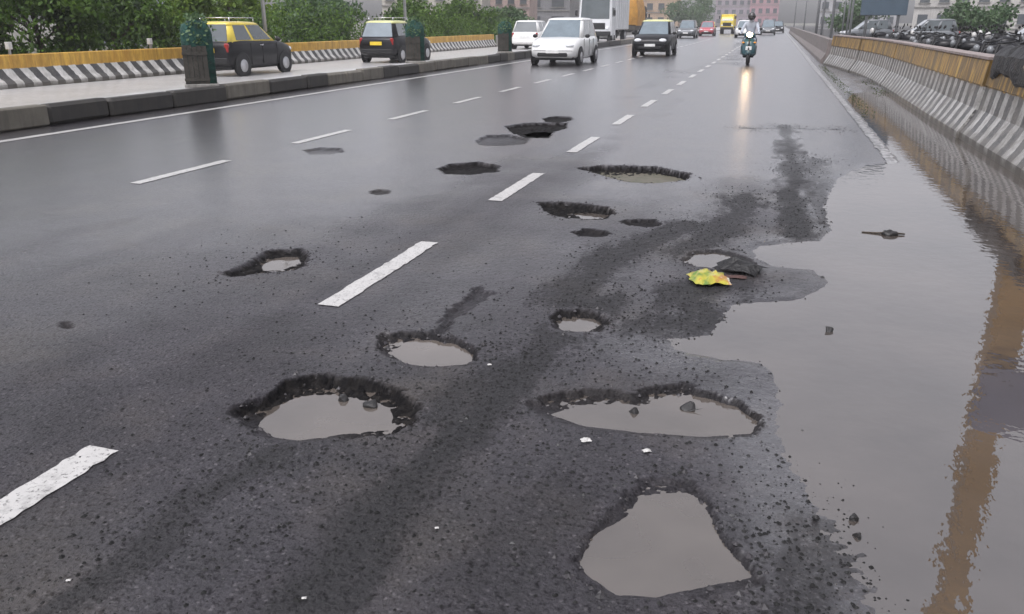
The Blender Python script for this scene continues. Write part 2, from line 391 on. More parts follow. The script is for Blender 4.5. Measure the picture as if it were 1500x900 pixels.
# ---------------------------------------------------------------- road surface with potholes
# name, water depth under the road, rim outline, water outline (metres; x right, y ahead)
HOLES = [
 ('P1', .050, [(-1.864,2.392),(-1.879,2.481),(-1.813,2.566),(-1.819,2.752),(-1.711,2.844),(-1.522,2.850),(-1.367,2.817),(-1.243,2.739),(-1.158,2.656),(-1.147,2.510),(-1.183,2.416),(-1.341,2.330),(-1.460,2.252),(-1.562,2.242),(-1.690,2.289)],
  [(-1.741,2.414),(-1.774,2.570),(-1.726,2.697),(-1.629,2.747),(-1.438,2.737),(-1.332,2.704),(-1.279,2.632),(-1.253,2.533),(-1.410,2.451),(-1.528,2.360),(-1.617,2.344)],
  'large ragged pothole with dark broken far wall, left of the two big near puddled holes'),
 ('P2', .028, [(-1.644,3.238),(-1.667,3.352),(-1.584,3.406),(-1.417,3.428),(-1.307,3.414),(-1.150,3.273),(-1.124,3.108),(-1.254,3.021),(-1.375,3.008),(-1.520,3.084)],
  [(-1.556,3.187),(-1.525,3.349),(-1.408,3.403),(-1.290,3.365),(-1.174,3.277),(-1.163,3.173),(-1.285,3.096),(-1.426,3.085)],
  'oval water-filled pothole with a dark crack running away from its far rim'),
 ('P3', .040, [(-2.997,3.953),(-2.995,4.213),(-3.046,4.518),(-2.852,4.613),(-2.706,4.465),(-2.606,4.252),(-2.670,4.111),(-2.798,4.057),(-2.876,3.932)],
  [(-2.959,4.321),(-2.947,4.474),(-2.838,4.541),(-2.741,4.420),(-2.774,4.251),(-2.879,4.219)],
  'small crescent-rimmed puddled pothole left of the dashed line in the middle lane'),
 ('P4', .033, [(-0.952,3.792),(-0.933,3.917),(-0.839,3.979),(-0.721,3.926),(-0.657,3.808),(-0.665,3.676),(-0.787,3.591),(-0.884,3.619)],
  [(-0.916,3.792),(-0.858,3.906),(-0.755,3.926),(-0.704,3.847),(-0.743,3.734),(-0.870,3.705)],
  'small round water-filled pothole directly behind the wide near pothole'),
 ('P5', .026, [(-0.793,2.811),(-0.746,2.924),(-0.622,2.995),(-0.408,3.040),(-0.324,3.128),(-0.234,3.190),(-0.119,3.121),(0.015,3.069),(0.101,2.948),(0.068,2.785),(-0.089,2.710),(-0.326,2.676),(-0.547,2.653),(-0.701,2.704)],
  [(-0.693,2.786),(-0.600,2.896),(-0.422,2.963),(-0.368,2.960),(-0.265,3.110),(-0.143,3.113),(-0.008,3.063),(0.076,2.960),(0.054,2.850),(-0.116,2.776),(-0.334,2.738),(-0.538,2.733)],
  'widest muddy pothole with two dark lumps in its water'),
 ('P6', .016, [(-0.404,1.884),(-0.404,2.007),(-0.357,2.177),(-0.291,2.364),(-0.222,2.429),(-0.110,2.405),(-0.032,2.256),(0.015,2.117),(0.085,2.013),(0.101,1.945),(0.040,1.880),(-0.091,1.796),(-0.259,1.755),(-0.345,1.806)],
  [(-0.389,1.902),(-0.373,2.050),(-0.300,2.156),(-0.273,2.292),(-0.199,2.335),(-0.115,2.344),(-0.042,2.235),(0.006,2.095),(0.050,2.017),(0.080,1.982),(0.004,1.929),(-0.098,1.869),(-0.163,1.820),(-0.258,1.797),(-0.335,1.847)],
  'triangular muddy pothole, the nearest one at the bottom of the picture'),
 ('P7', .05, [(-3.157,7.792),(-3.138,8.111),(-2.909,8.321),(-2.606,8.136),(-2.506,7.779),(-2.712,7.554),(-2.961,7.518)], None,
  'dark dry oval pothole just left of a dash, in front of the clustered far holes'),
 ('P8', .04, [(-3.496,9.883),(-3.526,10.429),(-3.263,10.582),(-2.885,10.271),(-2.797,9.774),(-3.022,9.521),(-3.276,9.505)], None,
  'grey dry oval pothole, nearest of the cluster of far holes'),
 ('P9', .06, [(-3.597,11.434),(-3.416,11.932),(-2.819,12.114),(-2.684,11.459),(-2.755,11.038),(-2.660,10.339),(-2.953,10.319),(-3.262,10.731)],
  [(-3.196,11.098),(-3.102,11.362),(-2.854,11.358),(-2.818,10.914),(-3.073,10.836)],
  'far pothole with a thin bright sliver of water, middle of the far cluster'),
 ('P10', .04, [(-3.336,12.530),(-3.241,12.969),(-2.971,12.946),(-2.832,12.487),(-2.934,12.079),(-3.149,12.106)], None,
  'farthest and smallest dark pothole of the far cluster'),
 ('P11', .07, [(-1.815,8.244),(-1.615,8.482),(-1.062,8.561),(-0.657,8.218),(-0.688,7.862),(-0.934,7.605),(-1.198,7.597),(-1.518,7.917)],
  [(-1.256,8.131),(-1.026,8.321),(-0.840,8.297),(-0.876,8.092),(-1.194,7.996)],
  'long thin pothole with a black far wall in the right lane'),
 ('P12', .052, [(-1.761,6.492),(-1.524,6.564),(-1.166,6.478),(-1.063,6.272),(-1.110,6.012),(-1.385,5.976),(-1.576,6.116)],
  [(-1.360,6.297),(-1.266,6.429),(-1.137,6.391),(-1.166,6.256),(-1.314,6.211)],
  'wedge-shaped dark pothole with a small puddle, right of the dashed line'),
 ('P13', .03, [(-0.999,5.999),(-0.891,6.127),(-0.740,6.149),(-0.671,6.006),(-0.726,5.856),(-0.904,5.890)], None,
  'shallow crescent-shaped dip just right of the wedge-shaped pothole'),
 ('P14', .03, [(-1.249,5.568),(-1.192,5.692),(-1.043,5.694),(-0.961,5.593),(-1.028,5.491),(-1.168,5.469)], None,
  'small dark dip directly in front of the wedge-shaped pothole'),
 ('P15', .03, [(-5.133,8.528),(-5.039,8.788),(-4.780,8.808),(-4.612,8.574),(-4.661,8.342),(-4.881,8.275)], None,
  'small dark dip by the far left dashed line'),
 ('P16', .02, [(-3.293,6.482),(-3.268,6.620),(-3.125,6.598),(-3.071,6.454),(-3.158,6.365)], None,
  'tiny shallow dip alone in the middle lane'),
 ('P17', .02, [(-3.240,2.982),(-3.246,3.031),(-3.178,3.021),(-3.133,2.965),(-3.170,2.944)], None,
  'tiny dark chip in the asphalt at the left edge of the picture'),
 ('P18', .014, [(-0.434,5.056),(-0.397,5.288),(-0.238,5.372),(-0.063,5.285),(0.024,5.130),(-0.030,4.913),(-0.205,4.860),(-0.361,4.904)],
  [(-0.395,5.096),(-0.362,5.292),(-0.235,5.331),(-0.124,5.261),(-0.065,5.131),(-0.173,5.004),(-0.335,4.986)],
  'shallow puddled pothole behind the yellow litter'),
 ('T2', .022, [(-1.445,3.410),(-1.477,3.719),(-1.483,4.190),(-1.334,4.080),(-1.368,3.830),(-1.396,3.604),(-1.360,3.417)], None,
  'narrow trench-like dry crack leading away behind the oval pothole'),
]
PUD = [(1.385,9.632),(1.034,9.339),(0.695,8.403),(0.509,7.109),(0.509,6.244),(0.414,5.863),(0.234,5.751),(0.037,5.596),(-0.033,5.429),(-0.012,5.264),(0.105,5.105),(0.342,5.100),(0.417,4.904),(0.360,4.620),(0.215,4.453),(-0.079,4.281),(-0.146,3.956),(-0.151,3.787),(-0.359,3.649),(-0.317,3.555),(-0.149,3.538),(0.058,3.519),(0.116,3.419),(0.156,3.054),(0.178,2.776),(0.237,2.464),(0.319,2.187),(0.353,2.009),(0.381,1.906),(0.404,1.765),(.44,1.2),(.46,-3),(2.75,-3),(2.75,19.5),(2.2,21.0),(1.75,20.0),(1.42,17.5),(1.40,12.5)]
PUD_Z = -.009
TRACKS = [([(-1.75,1.0),(-1.575,1.442),(-1.565,1.862),(-1.491,2.306)], .07, .85), ([(-1.05,1.0),(-1.003,1.773),(-1.013,2.071),(-0.931,2.476),(-0.919,3.123)], .09, .95),
          ([(0.246,12.6),(0.290,8.718),(0.279,5.95)], .12, 1.0), ([(-0.444,5.239),(-0.224,5.880),(-0.130,7.164)], .16, .8),
          ([(-0.935,4.078),(-0.864,5.111),(-0.523,6.006)], .14, .8), ([(-0.427,3.797),(-0.246,4.0),(-0.356,4.377),(-.1,4.7)], .16, .8),
          ([(-1.1,2.6),(-.9,3.2),(-.75,4.1)], .14, .75), ([(.5,9.5),(.48,6.4)], .14, .7), ([(-.25,12.2),(.9,12.4)], .10, .8), ([(.1,1.7),(.26,2.2)], .12, .7), ([(-.55,1.3),(-.5,2.2)], .10, .5)]
GUT_X = 1.40

def surface(X, Y):
    """height, wetness, ravelled mask, hole index, hole mask"""
    wx = X+fbm(X*14, Y*14, 2, 5)*.020+fbm(X*5, Y*5, 2, 45)*.02; wy = Y+fbm(X*14, Y*14, 2, 25)*.020+fbm(X*5, Y*5, 2, 65)*.02
    z = fbm(X*1.1, Y*1.1, 3, 1)*.006
    rav = np.zeros_like(X)
    for pts, wd, amt in TRACKS:
        d = dline(X, Y, pts); rav = np.maximum(rav, amt*sstep(wd*2.1, wd*.2, d+fbm(X*9, Y*3.2, 4, 3)*wd*2.2))
    z = z+fbm(X*38, Y*38, 3, 9)*(.0035+.010*rav)
    idx = np.full(X.shape, -1, int); hm = np.zeros_like(X)
    for k, (nm, w, rim, wat, lab) in enumerate(HOLES):
        r = np.array(rim); x0, y0 = r.min(0)-.25; x1, y1 = r.max(0)+.25
        s = (X > x0) & (X < x1) & (Y > y0) & (Y < y1)
        if not s.any(): continue
        a, b = wx[s], wy[s]; ck = cells(X[s], Y[s], 26, 3); ck2 = cells(X[s], Y[s], 60, 8); dr = sdist(a, b, rim)+ck*.030; n1 = fbm(X[s]*22, Y[s]*22, 3, 31)
        if wat:
            dw = sdist(X[s]*.5+a*.5, Y[s]*.5+b*.5, wat); tt = np.clip(dr, 0, None)/(np.clip(dr, 0, None)+np.clip(-dw, 0, None)+1e-6)
            prof = -w*(.80*sstep(-.002, .030, dr)+.20*np.clip(tt, 0, 1))+(n1*.016+ck2*.014+cells(X[s], Y[s], 38, 14)*.016)*np.clip(tt*(1-tt)*4, 0, 1)*min(1, w/.035)+fbm(X[s]*60, Y[s]*60, 2, 33)*.010*np.clip(tt*(1-tt)*4, 0, 1)*min(1, w/.04)
            prof = np.where(dw > 0, -w-np.minimum(.04, dw*.45), prof)
        else:
            sc = .35*min(x1-x0-.5, y1-y0-.5)
            prof = -w*(.7*sstep(0, .03, dr)+.3*sstep(0, sc*.6+.02, dr))+n1*.02*sstep(0, sc*.6, dr)*(w/.05)
        zz = z[s]; ii = idx[s]; h = hm[s]
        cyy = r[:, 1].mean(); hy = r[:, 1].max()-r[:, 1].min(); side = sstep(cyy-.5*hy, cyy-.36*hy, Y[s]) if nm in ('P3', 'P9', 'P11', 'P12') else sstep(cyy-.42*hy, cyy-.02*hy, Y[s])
        if wat: prof = np.where(dw > 0, prof, prof*side+(1-side)*(-w*np.clip(tt, 0, 1)**1.3+n1*.004))
        z[s] = np.where(dr > 0, zz*.3+np.minimum(prof, 0), zz)
        ii[dr > 0] = k; idx[s] = ii
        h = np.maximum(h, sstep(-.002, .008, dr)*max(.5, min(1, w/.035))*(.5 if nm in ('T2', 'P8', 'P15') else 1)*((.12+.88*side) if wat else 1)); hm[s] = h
        rav[s] = rav[s]*sstep(.01, -.04, dr)
    dp = sdist(X+fbm(X*6, Y*6, 3, 71)*.06, Y+fbm(X*6, Y*6, 3, 81)*.08, PUD)
    # the long left shore is a gentle slope, the rest a clear edge
    soft = .055+.165*sstep(3.4, 3.0, Y)
    shore = PUD_Z+np.where(dp > 0, -np.minimum(.03, dp*.06*.055/soft*2), np.minimum(-PUD_Z, -dp*(-PUD_Z)/soft))
    inp = sstep(-soft*1.2, 0, dp)
    z = np.where(idx < 0, z*(1-.25*inp)+np.minimum(shore, 0)*(idx < 0), z)
    z = np.where(X > GUT_X+.02, np.minimum(z, -.004+fbm(X*3, Y*3, 3, 91)*.03), z)
    gm = fbm(X*2.2, Y*1.1, 4, 95)
    z = np.where((X > GUT_X+.05) & (Y > 15), z+np.clip(gm+.12, 0, 1)*.10*sstep(15, 19, Y)*sstep(GUT_X+.05, GUT_X+.3, X), z)
    wet = .75*sstep(-.45, 0, dp)*np.where(Y < 3.45, 1, .6)+.55*sstep(-1.6, .2, X)*sstep(5.0, 9.5, Y)+.38*sstep(5.5, 12, Y)
    wet = wet+.75*sstep(-2.6, -4.5, X)*sstep(2.0, 6.0, Y)-.35*sstep(4.0, 2.0, Y)*sstep(.25, -.1, X)
    film = sstep(-.50, -.02, dp+fbm(X*7, Y*7, 4, 55)*.22)*(.12+.88*sstep(3.4, 2.95, Y))*(1-.8*np.clip(rav, 0, 1))
    film = film+(.28*sstep(4.5, 9, Y)+.42*sstep(-2.4, -4.5, X)*sstep(3, 8, Y))*(1-film)
    film = film*(1-hm)
    return z, wet+film*.5, rav, idx, hm, film

def spacing(pieces):
    out = [pieces[0][0]]
    for a, b, d0, k in pieces:
        p = a
        while p < b-1e-6:
            p = min(b, p+max(d0, k*p)); out.append(p)
    return np.array(out)
xs = spacing([(-5.4, -2.3, .024, 0), (-2.3, .25, .0085, 0), (.25, 2.62, .0135, 0)])
ys = spacing([(1.0, 27.0, .0085, .0034)])
X, Y = np.meshgrid(xs, ys); nx, ny = len(xs), len(ys)
Z, WET, RAV, IDX, HM, FILM = surface(X, Y)
fade = sstep(-5.4, -5.2, X)*sstep(27, 26, Y)*sstep(1.0, 1.06, Y)*sstep(2.62, 2.56, X)
Z = Z*fade
gx = np.gradient(Z, xs, axis=1); gy = np.gradient(Z, ys, axis=0)
NRM = np.dstack([-gx, -gy, np.ones_like(Z)]); NRM /= np.linalg.norm(NRM, axis=2)[..., None]
V = np.dstack([X, Y, Z]).reshape(-1, 3); NRM = NRM.reshape(-1, 3)
ii = (np.arange(ny-1)[:, None]*nx+np.arange(nx-1)[None, :]).ravel()
F = np.stack([ii, ii+1, ii+nx+1, ii+nx], 1)
fidx = IDX.ravel()[F]; fh = np.where((fidx >= 0).sum(1) >= 3, fidx.max(1), -1)
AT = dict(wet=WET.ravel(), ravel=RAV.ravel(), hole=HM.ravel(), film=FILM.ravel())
def submesh(name, sel, off=(0, 0, 0), extra=None):
    f = F[sel]; u, inv = np.unique(f, return_inverse=True); v = V[u]-np.array(off); fr = inv.reshape(f.shape); nr = NRM[u]
    at = {k: a[u] for k, a in AT.items()}
    if extra is not None:
        ev, ef, ea = extra; fr = np.vstack([fr, ef+len(v)]); v = np.vstack([v, ev]); nr = np.vstack([nr, np.tile([0, 0, 1.0], (len(ev), 1))])
        at = {k: np.concatenate([at[k], ea[k]]) for k in at}
    return grid_mesh(name, v, fr, M_ASPH, at, True, nr)
# plain sheets round the fine patch: left lanes, behind the camera, far ahead
ev = []; ef = []
def sheet(xa, xb, yy):
    for a, b in zip(yy[:-1], yy[1:]):
        for c, d in zip(xa[:-1], xa[1:]):
            n = len(ev); ev.extend([(c, a, 0), (d, a, 0), (d, b, 0), (c, b, 0)]); ef.append((n, n+1, n+2, n+3))
LX = [-10.0, -9, -8, -7, -6, -5.4]
sheet(LX, None, [-12, -4, 1.0, 2, 3, 4, 5, 6, 8, 10, 12, 14, 17, 20, 23, 27])
sheet([-5.4, -2.3, GUT_X, 2.62], None, [-12, -4, 1.0])
sheet(LX+[-4, -2.3, -1, 0, GUT_X, 2.62], None, [27, 32, 40, 50, 70, 100, 150, 220, 300, 420])
ev = np.array(ev, float); ef = np.array(ef)
_, ew, er, _, _, ef_ = surface(ev[:, 0], ev[:, 1]); ea = dict(wet=ew, ravel=er*0, hole=er*0, film=ef_)
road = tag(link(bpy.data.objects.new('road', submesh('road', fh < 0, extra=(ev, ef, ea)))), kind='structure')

def flat_sheet(x0, x1, y0, y1, step, keep):
    gx = np.arange(x0, x1+step, step); gy = np.arange(y0, y1+step, step); A, B = np.meshgrid(gx, gy)
    k = keep(A, B); n = len(gx); i = (np.arange(len(gy)-1)[:, None]*n+np.arange(n-1)[None, :]).ravel()
    f = np.stack([i, i+1, i+n+1, i+n], 1); f = f[k.ravel()[f].any(1)]
    u, inv = np.unique(f, return_inverse=True); v = np.dstack([A, B, A*0]).reshape(-1, 3)[u]
    return v, inv.reshape(f.shape)

for k, (nm, w, rim, wat, lab) in enumerate(HOLES):
    sel = fh == k
    if not sel.any(): continue
    c = np.array(rim).mean(0); e = empty('pothole', (c[0], c[1], 0)); tag(e, lab, 'pothole', 'potholes in the carriageway')
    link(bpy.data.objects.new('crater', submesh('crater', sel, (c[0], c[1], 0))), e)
    if wat:
        r = np.array(rim); v, f = flat_sheet(r[:, 0].min()-.02, r[:, 0].max()+.02, r[:, 1].min()-.02, r[:, 1].max()+.02, .02, lambda A, B: sdist(A, B, rim) > -.005)
        v[:, 2] = -w; v -= np.array([c[0], c[1], 0])
        link(bpy.data.objects.new('water', grid_mesh('water', v, f, M_WATER)), e)
v, f = flat_sheet(-.6, 2.7, -3, 22, .06, lambda A, B: (sdist(A, B, PUD) > -.10) & (np.max([sdist(A, B, HOLES[q][2]) for q in (4, 5, 17)], axis=0) < -.07))
v[:, 2] = PUD_Z
pud = tag(link(bpy.data.objects.new('puddle', grid_mesh('puddle', v, f, M_PUDDLE))), kind='structure')

# lane dashes and edge lines (paint sheets following the surface)
def strip(name, x0, x1, y0, y1, mat, nxx, nyy, lift=.004, jag=.006, lo=-.004):
    A, B = np.meshgrid(np.linspace(x0, x1, nxx), np.linspace(y0, y1, nyy))
    zz = surface(A, B)[0]*(sstep(-5.4, -5.2, A)*sstep(27, 26, B)*sstep(1.0, 1.06, B))
    A = A+np.where((A == A.min()) | (A == A.max()), (vnoise(B*25, B*0, 7)-.5)*jag*2, 0)
    v = np.dstack([A, B, np.maximum(zz, lo)+lift]).reshape(-1, 3); i = (np.arange(nyy-1)[:, None]*nxx+np.arange(nxx-1)[None, :]).ravel()
    f = np.stack([i, i+1, i+nxx+1, i+nxx], 1)
    return link(bpy.data.objects.new(name, grid_mesh(name, v, f, mat)), road)
for k in range(-1, 42):
    y0 = 3.62+2.81*k; strip('lane_dash', -2.162, -2.04, y0, y0+(1.38 if k >= 0 else 1.22), M_PAINT, 5, 90 if y0 < 14 else 8)
    y1 = 6.20+2.77*(k-1)
    if y1 > 5: strip('lane_dash', -5.56, -5.44, y1, y1+1.40, M_PAINT, 5, 40 if y1 < 14 else 8)
strip('edge_line', -9.15, -9.0, -6, 27, M_PAINT, 3, 200); strip('edge_line', -9.15, -9.0, 27, 150, M_PAINT, 3, 60)
strip('edge_line', 1.25, 1.36, 8.8, 27, M_EDGE, 3, 500, .005, .02, -1); strip('edge_line', 1.23, 1.37, 27, 150, M_EDGE, 3, 60)

# ---------------------------------------------------------------- ground, left carriageway, kerb
g = MB().add([(-900, -60, -.06), (900, -60, -.06), (900, 1500, -.06), (-900, 1500, -.06)], [(0, 1, 2, 3)]).build('ground', M_GROUND); tag(g, kind='structure')
oc = MB().add([(-16.3, -12, .004), (-10.62, -12, .004), (-10.62, 420, .004), (-16.3, 420, .004)], [(0, 1, 2, 3)]).build('opposite_carriageway', M_MEDIAN); tag(oc, kind='structure')
rg = MB().add([(2.62, -12, -.03), (60, -12, -.03), (60, 420, -.03), (2.62, 420, -.03)], [(0, 1, 2, 3)]).build('side_yard', M_YARD); tag(rg, kind='structure')
md = MB()
for y in range(-12, 150, 6): md.box((-10.23, y+3, .13), (.42, 5.985, .26), .012)
med = tag(md.build('median_top', M_MEDIAN), kind='structure')
kerb = tag(empty('kerb', (-9.93, 0, 0)), 'low kerb of worn black and bare grey blocks along the median', 'kerb')
y = -6.0; kmesh = {}
r2 = random.Random(3)
while y < 120:
    L = r2.choice([.9, 1.2, 1.5]) if y < 40 else 4.0
    mt = M_KERB_D if r2.random() < .55 else M_KERB_L
    key = (L, mt.name, r2.randrange(3))
    if key not in kmesh: kmesh[key] = MB().box((0, 0, 0), (.22, L-.02, .29), .02+.012*key[2]).mesh('kerb_block', mt)
    o = link(bpy.data.objects.new('kerb_block', kmesh[key]), kerb); o.location = (r2.uniform(-.012, .012), y+L/2, .142+r2.uniform(-.015, .012)); o.rotation_euler = (r2.uniform(-.006, .006), r2.uniform(-.03, .03), r2.uniform(-.01, .01))
    y += L

# ---------------------------------------------------------------- crash barriers
def barrier_seg(path, prof, name, mat, parent):
    """path: list of (x, y); prof: (dx, z), dx measured away from the road"""
    sgn = 1
    rings = []
    for i, p in enumerate(path): rings.append([(p[0]+dx, p[1], z) for dx, z in prof])
    return MB().loft(rings, True, False).build(name, mat, parent)
PR = [(0, -.1), (0, .07), (.06, .16), (.17, .36), (.215, .64), (.195, .65), (.235, .94), (.25, .955), (.42, .955), (.45, .94), (.45, -.1)]
def bx(y): return 2.36-.72*max(0, min(1, (y-22.5)/9.5))**1.6
bar = tag(empty('crash_barrier', (0, 0, 0)), 'faded striped concrete crash barrier with stained yellow top beside the flooded gutter', 'barrier')
ycur = -6.0; r2 = random.Random(5)
while ycur < 31.5:
    L = 3.0; n = 4 if ycur < 20 else 7; off = r2.uniform(-.015, .015)
    path = [(bx(yy)+off, yy) for yy in np.linspace(ycur+.012, min(ycur+L, 31.9)-.012, n)]
    seg = barrier_seg(path, PR, 'barrier_segment', M_BARR, bar)
    cp = MB().loft([[(p[0]+a, p[1], z) for a, z in ((.22, .957), (.22, .99), (.46, .995), (.47, .957))] for p in path], True, False).build('coping', M_COPING, seg)
    ycur += L
bar2 = tag(empty('crash_barrier', (0, 0, 0)), 'dull grey-brown parapet continuing beyond the end of the striped barrier', 'barrier')
PR2 = [(0, -.1), (0, .12), (.14, .34), (.2, .82), (.44, .82), (.5, -.1)]
M_BARFAR = concrete('parapet_concrete', (.21, .175, .165), .7, .3)
for k in range(24):
    y0 = 33.0+k*4; barrier_seg([(1.62, y0+.02), (1.62, y0+3.98)], PR2, 'barrier_segment', M_BARFAR, bar2)
barl = tag(empty('crash_barrier', (0, 0, 0)), 'black and white striped barrier with yellow top on the far left', 'barrier')
PL = [(0, -.1), (0, .10), (-.10, .20), (-.19, .43), (-.19, .70), (-.21, .715), (-.40, .715), (-.42, .70), (-.42, -.1)]
yy = 2.0
while yy < 47:
    o = barrier_seg([(-16.15, yy+.006), (-16.15, yy+5.994)], PL[::-1], 'barrier_segment', M_BARL, barl); yy += 6

# far left wall continues as plain parapet
barl2 = tag(empty('parapet', (-16.2, 50, 0)), 'low pale parapet along the opposite carriageway beyond the striped barrier', 'barrier')
for k in range(20): MB().box((0, k*6+3.4, .3), (.35, 5.97, .7), .03).build('barrier_segment', M_CONC, barl2)

# tall ochre pillar with a panel: stands behind the barrier outside the frame, mirrored in the puddle
pil = tag(empty('sign_pillar', (3.05, 10.95, 0)), 'tall ochre square pillar with grey-blue panel mirrored in the puddle', 'pillar')
MB().box((0, 0, 4.2), (.34, .42, 8.5), .03).build('shaft', M_POST, pil)
MB().box((.52, -.30, 2.98), (1.5, .10, .86), .02).build('panel', M_SIGNR, pil)
MB().box((0, 0, .1), (.6, .7, .3), .04).build('footing', M_CONC, pil)

# ---------------------------------------------------------------- vehicles
def wheel(parent, x, y, r, w, side):
    prof = [(-w/2, r*.55), (-w/2, r*.9), (-w/2+.02, r), (w/2-.02, r), (w/2, r*.9), (w/2, r*.55)]
    o = MB().lathe_x(prof, (0, 0, 0), 20).build('wheel', M_TYRE, parent, (x, y, r))
    MB().lathe_x([(0, r*.62), (.012, r*.60), (.018, r*.2), (.03, r*.15), (.03, .01)] if side > 0 else [(0, r*.62), (-.012, r*.60), (-.018, r*.2), (-.03, r*.15), (-.03, .01)], (side*w/2, 0, 0), 16).build('rim', M_RIM, o)
    return o

def make_car(label, L=3.65, W=1.6, H=1.52, paint=None, roof=None, glass=None, cat='car', group=None, plate=None, sedan=False, carrier=False, front_detail='hatch', lamps=None, yellow_pillars=False):
    e = empty('car'); tag(e, label, cat, group); hw = W/2; y0 = -L/2
    st = [(0, .40, .78, .84), (.012, .32, .86, .90), (.06, .24, .93, .97), (.20, .20, .95, 1), (.45, .19, .93, 1), (.70, .19, .915, 1), (.80, .20, .89, .99), (.90, .22, .82, .96), (.965, .26, .74, .90), (.99, .32, .66, .84), (1, .40, .60, .78)]
    if sedan: st[0] = (0, .42, .80, .84); st[2] = (.06, .26, .92, .96)
    rings = []
    for f, zl, zt, wf in st:
        h = hw*wf; y = y0+f*L; m = zl+(zt-zl)*.5
        half = [(0, zl), (h*.80, zl), (h*.97, zl+.07), (h, m), (h*.985, zt-.12), (h*.93, zt-.03), (h*.80, zt), (0, zt+.015)]
        rings.append([(x, y, z) for x, z in half]+[(-x, y, z) for x, z in half[-2:0:-1]])
    body = MB().loft(rings).build('body', paint, e)
    # cabin
    yb0, yb1 = (y0+L*.13, y0+L*.76) if sedan else (y0+L*.03, y0+L*.75)
    yr0, yr1 = (y0+L*.26, y0+L*.55) if sedan else (y0+L*.10, y0+L*.52)
    zb, zr = .90, H-.045; wb, wr = hw*.93, hw*.74
    def rect(z, ya, yb, w, r=.09):
        return [(-w+r, ya, z), (w-r, ya, z), (w, ya+r, z), (w, yb-r, z), (w-r, yb, z), (-w+r, yb, z), (-w, yb-r, z), (-w, ya+r, z)]
    cab = MB().loft([rect(zb-.06, yb0, yb1, wb), rect(zr, yr0, yr1, wr), rect(zr+.03, yr0+.10, yr1-.12, wr-.10), rect(zr+.045, yr0+.3, yr1-.35, wr-.25)], True, True)
    rf = cab.build('cabin', (roof if yellow_pillars else None) or paint, e)
    kq = .055/(zr-zb+.06)
    MB().loft([rect(zr-.055, yr0+(yb0-yr0)*kq-.006, yr1+(yb1-yr1)*kq+.006, wr+(wb-wr)*kq+.006), rect(zr, yr0-.004, yr1+.004, wr+.004), rect(zr+.034, yr0+.10, yr1-.12, wr-.10), rect(zr+.05, yr0+.3, yr1-.35, wr-.25)], True, True).build('roof', roof or paint, e)
    def cp(f, zz, side):   # point on the cabin side, f along the length at height zz
        k = (zz-(zb-.06))/(zr-(zb-.06)); ya = yb0+(yr0-yb0)*k; yb = yb1+(yr1-yb1)*k; w = wb+(wr-wb)*k
        return (side*(w+.007), ya+(yb-ya)*f, zz)
    z1, z2 = zb+.04, zr-.05
    for s in (-1, 1):
        for fa, fb, ga, gb in ((.13, .46, .10, .46), (.52, .90, .52, .93)):
            q = [cp(fa, z1, s), cp(fb, z1, s), cp(gb, z2, s), cp(ga, z2, s)]
            q2 = [(p[0]-s*.03, p[1], p[2]) for p in q]
            MB().loft([q2, q], True, False).build('side_window', M_GLASS, e)
    def ends(f, nm, sy, mat):
        q = []
        for zz, sx in ((z1-.03, -1), (z1-.03, 1), (z2+.02, 1), (z2+.02, -1)):
            k = (zz-(zb-.06))/(zr-(zb-.06)); w = wb+(wr-wb)*k; yy = (yb0+(yr0-yb0)*k) if sy < 0 else (yb1+(yr1-yb1)*k)
            q.append((sx*(w-.085), yy+sy*.008, zz))
        MB().loft([[(p[0], p[1]-sy*.03, p[2]) for p in q], q], True, False).build(nm, mat, e)
    ends(0, 'rear_window', -1, glass or M_GLASS); ends(0, 'windscreen', 1, M_GLASSB if lamps is None else M_GLASS)
    yf = y0+L
    for s in (-1, 1):
        MB().ell((s*hw*.66, yf-.09, .66), (.17, .12, .085)).build('headlamp', M_LAMP, e)
        MB().box((s*hw*.80, y0+.055, .74), (.13, .10, .26), .03).build('tail_lamp', M_TAIL, e)
        MB().ell((s*(hw+.09), y0+L*.68, .95), (.09, .05, .065)).build('door_mirror', M_BLKPL if paint is not M_WHITECAR or front_detail == 'taxi' else M_BLKPL, e)
        for yy, nm in ((y0+L*.17, 'w'), (y0+L*.82, 'w')):
            MB().lathe_x([(s*(hw-.03), .34), (s*(hw+.006), .34), (s*(hw+.006), .30)], (0, yy, .29), 20).build('wheel_arch', M_BLKPL, e)
            wheel(e, s*(hw-.075), yy, .275, .175, s)
        MB().box((s*(hw+.004), y0+L*.46, .80), (.02, .16, .03), .006).build('door_handle', M_CHROME, e)
    MB().box((0, yf-.055, .56), (W*.42, .09, .09), .02).build('grille', M_BLKPL, e)
    MB().box((0, yf-.03, .37), (W*.62, .09, .14), .03).build('lower_intake', M_BLKPL, e)
    MB().box((0, yf+.004, .46), (.46, .02, .11), .004).build('number_plate', plate or M_PLATE_W, e)
    MB().box((0, y0-.006, .68), (.46, .02, .12), .004).build('number_plate', plate or M_PLATE_W, e)
    MB().box((0, y0+.03, .42), (W*.86, .10, .18), .04).build('rear_bumper', M_BLKPL if paint is M_BLACKCAR else paint, e)
    for s in (-1, 1):
        for f in (.30, .475, .70): MB().box((s*(hw-.004), y0+L*f, .58), (.014, .012, .56)).build('door_seam', M_BLKPL, e)
    MB().box((0, 0, .26), (W*.82, L*.9, .16), .03).build('underbody', M_BLKPL, e)
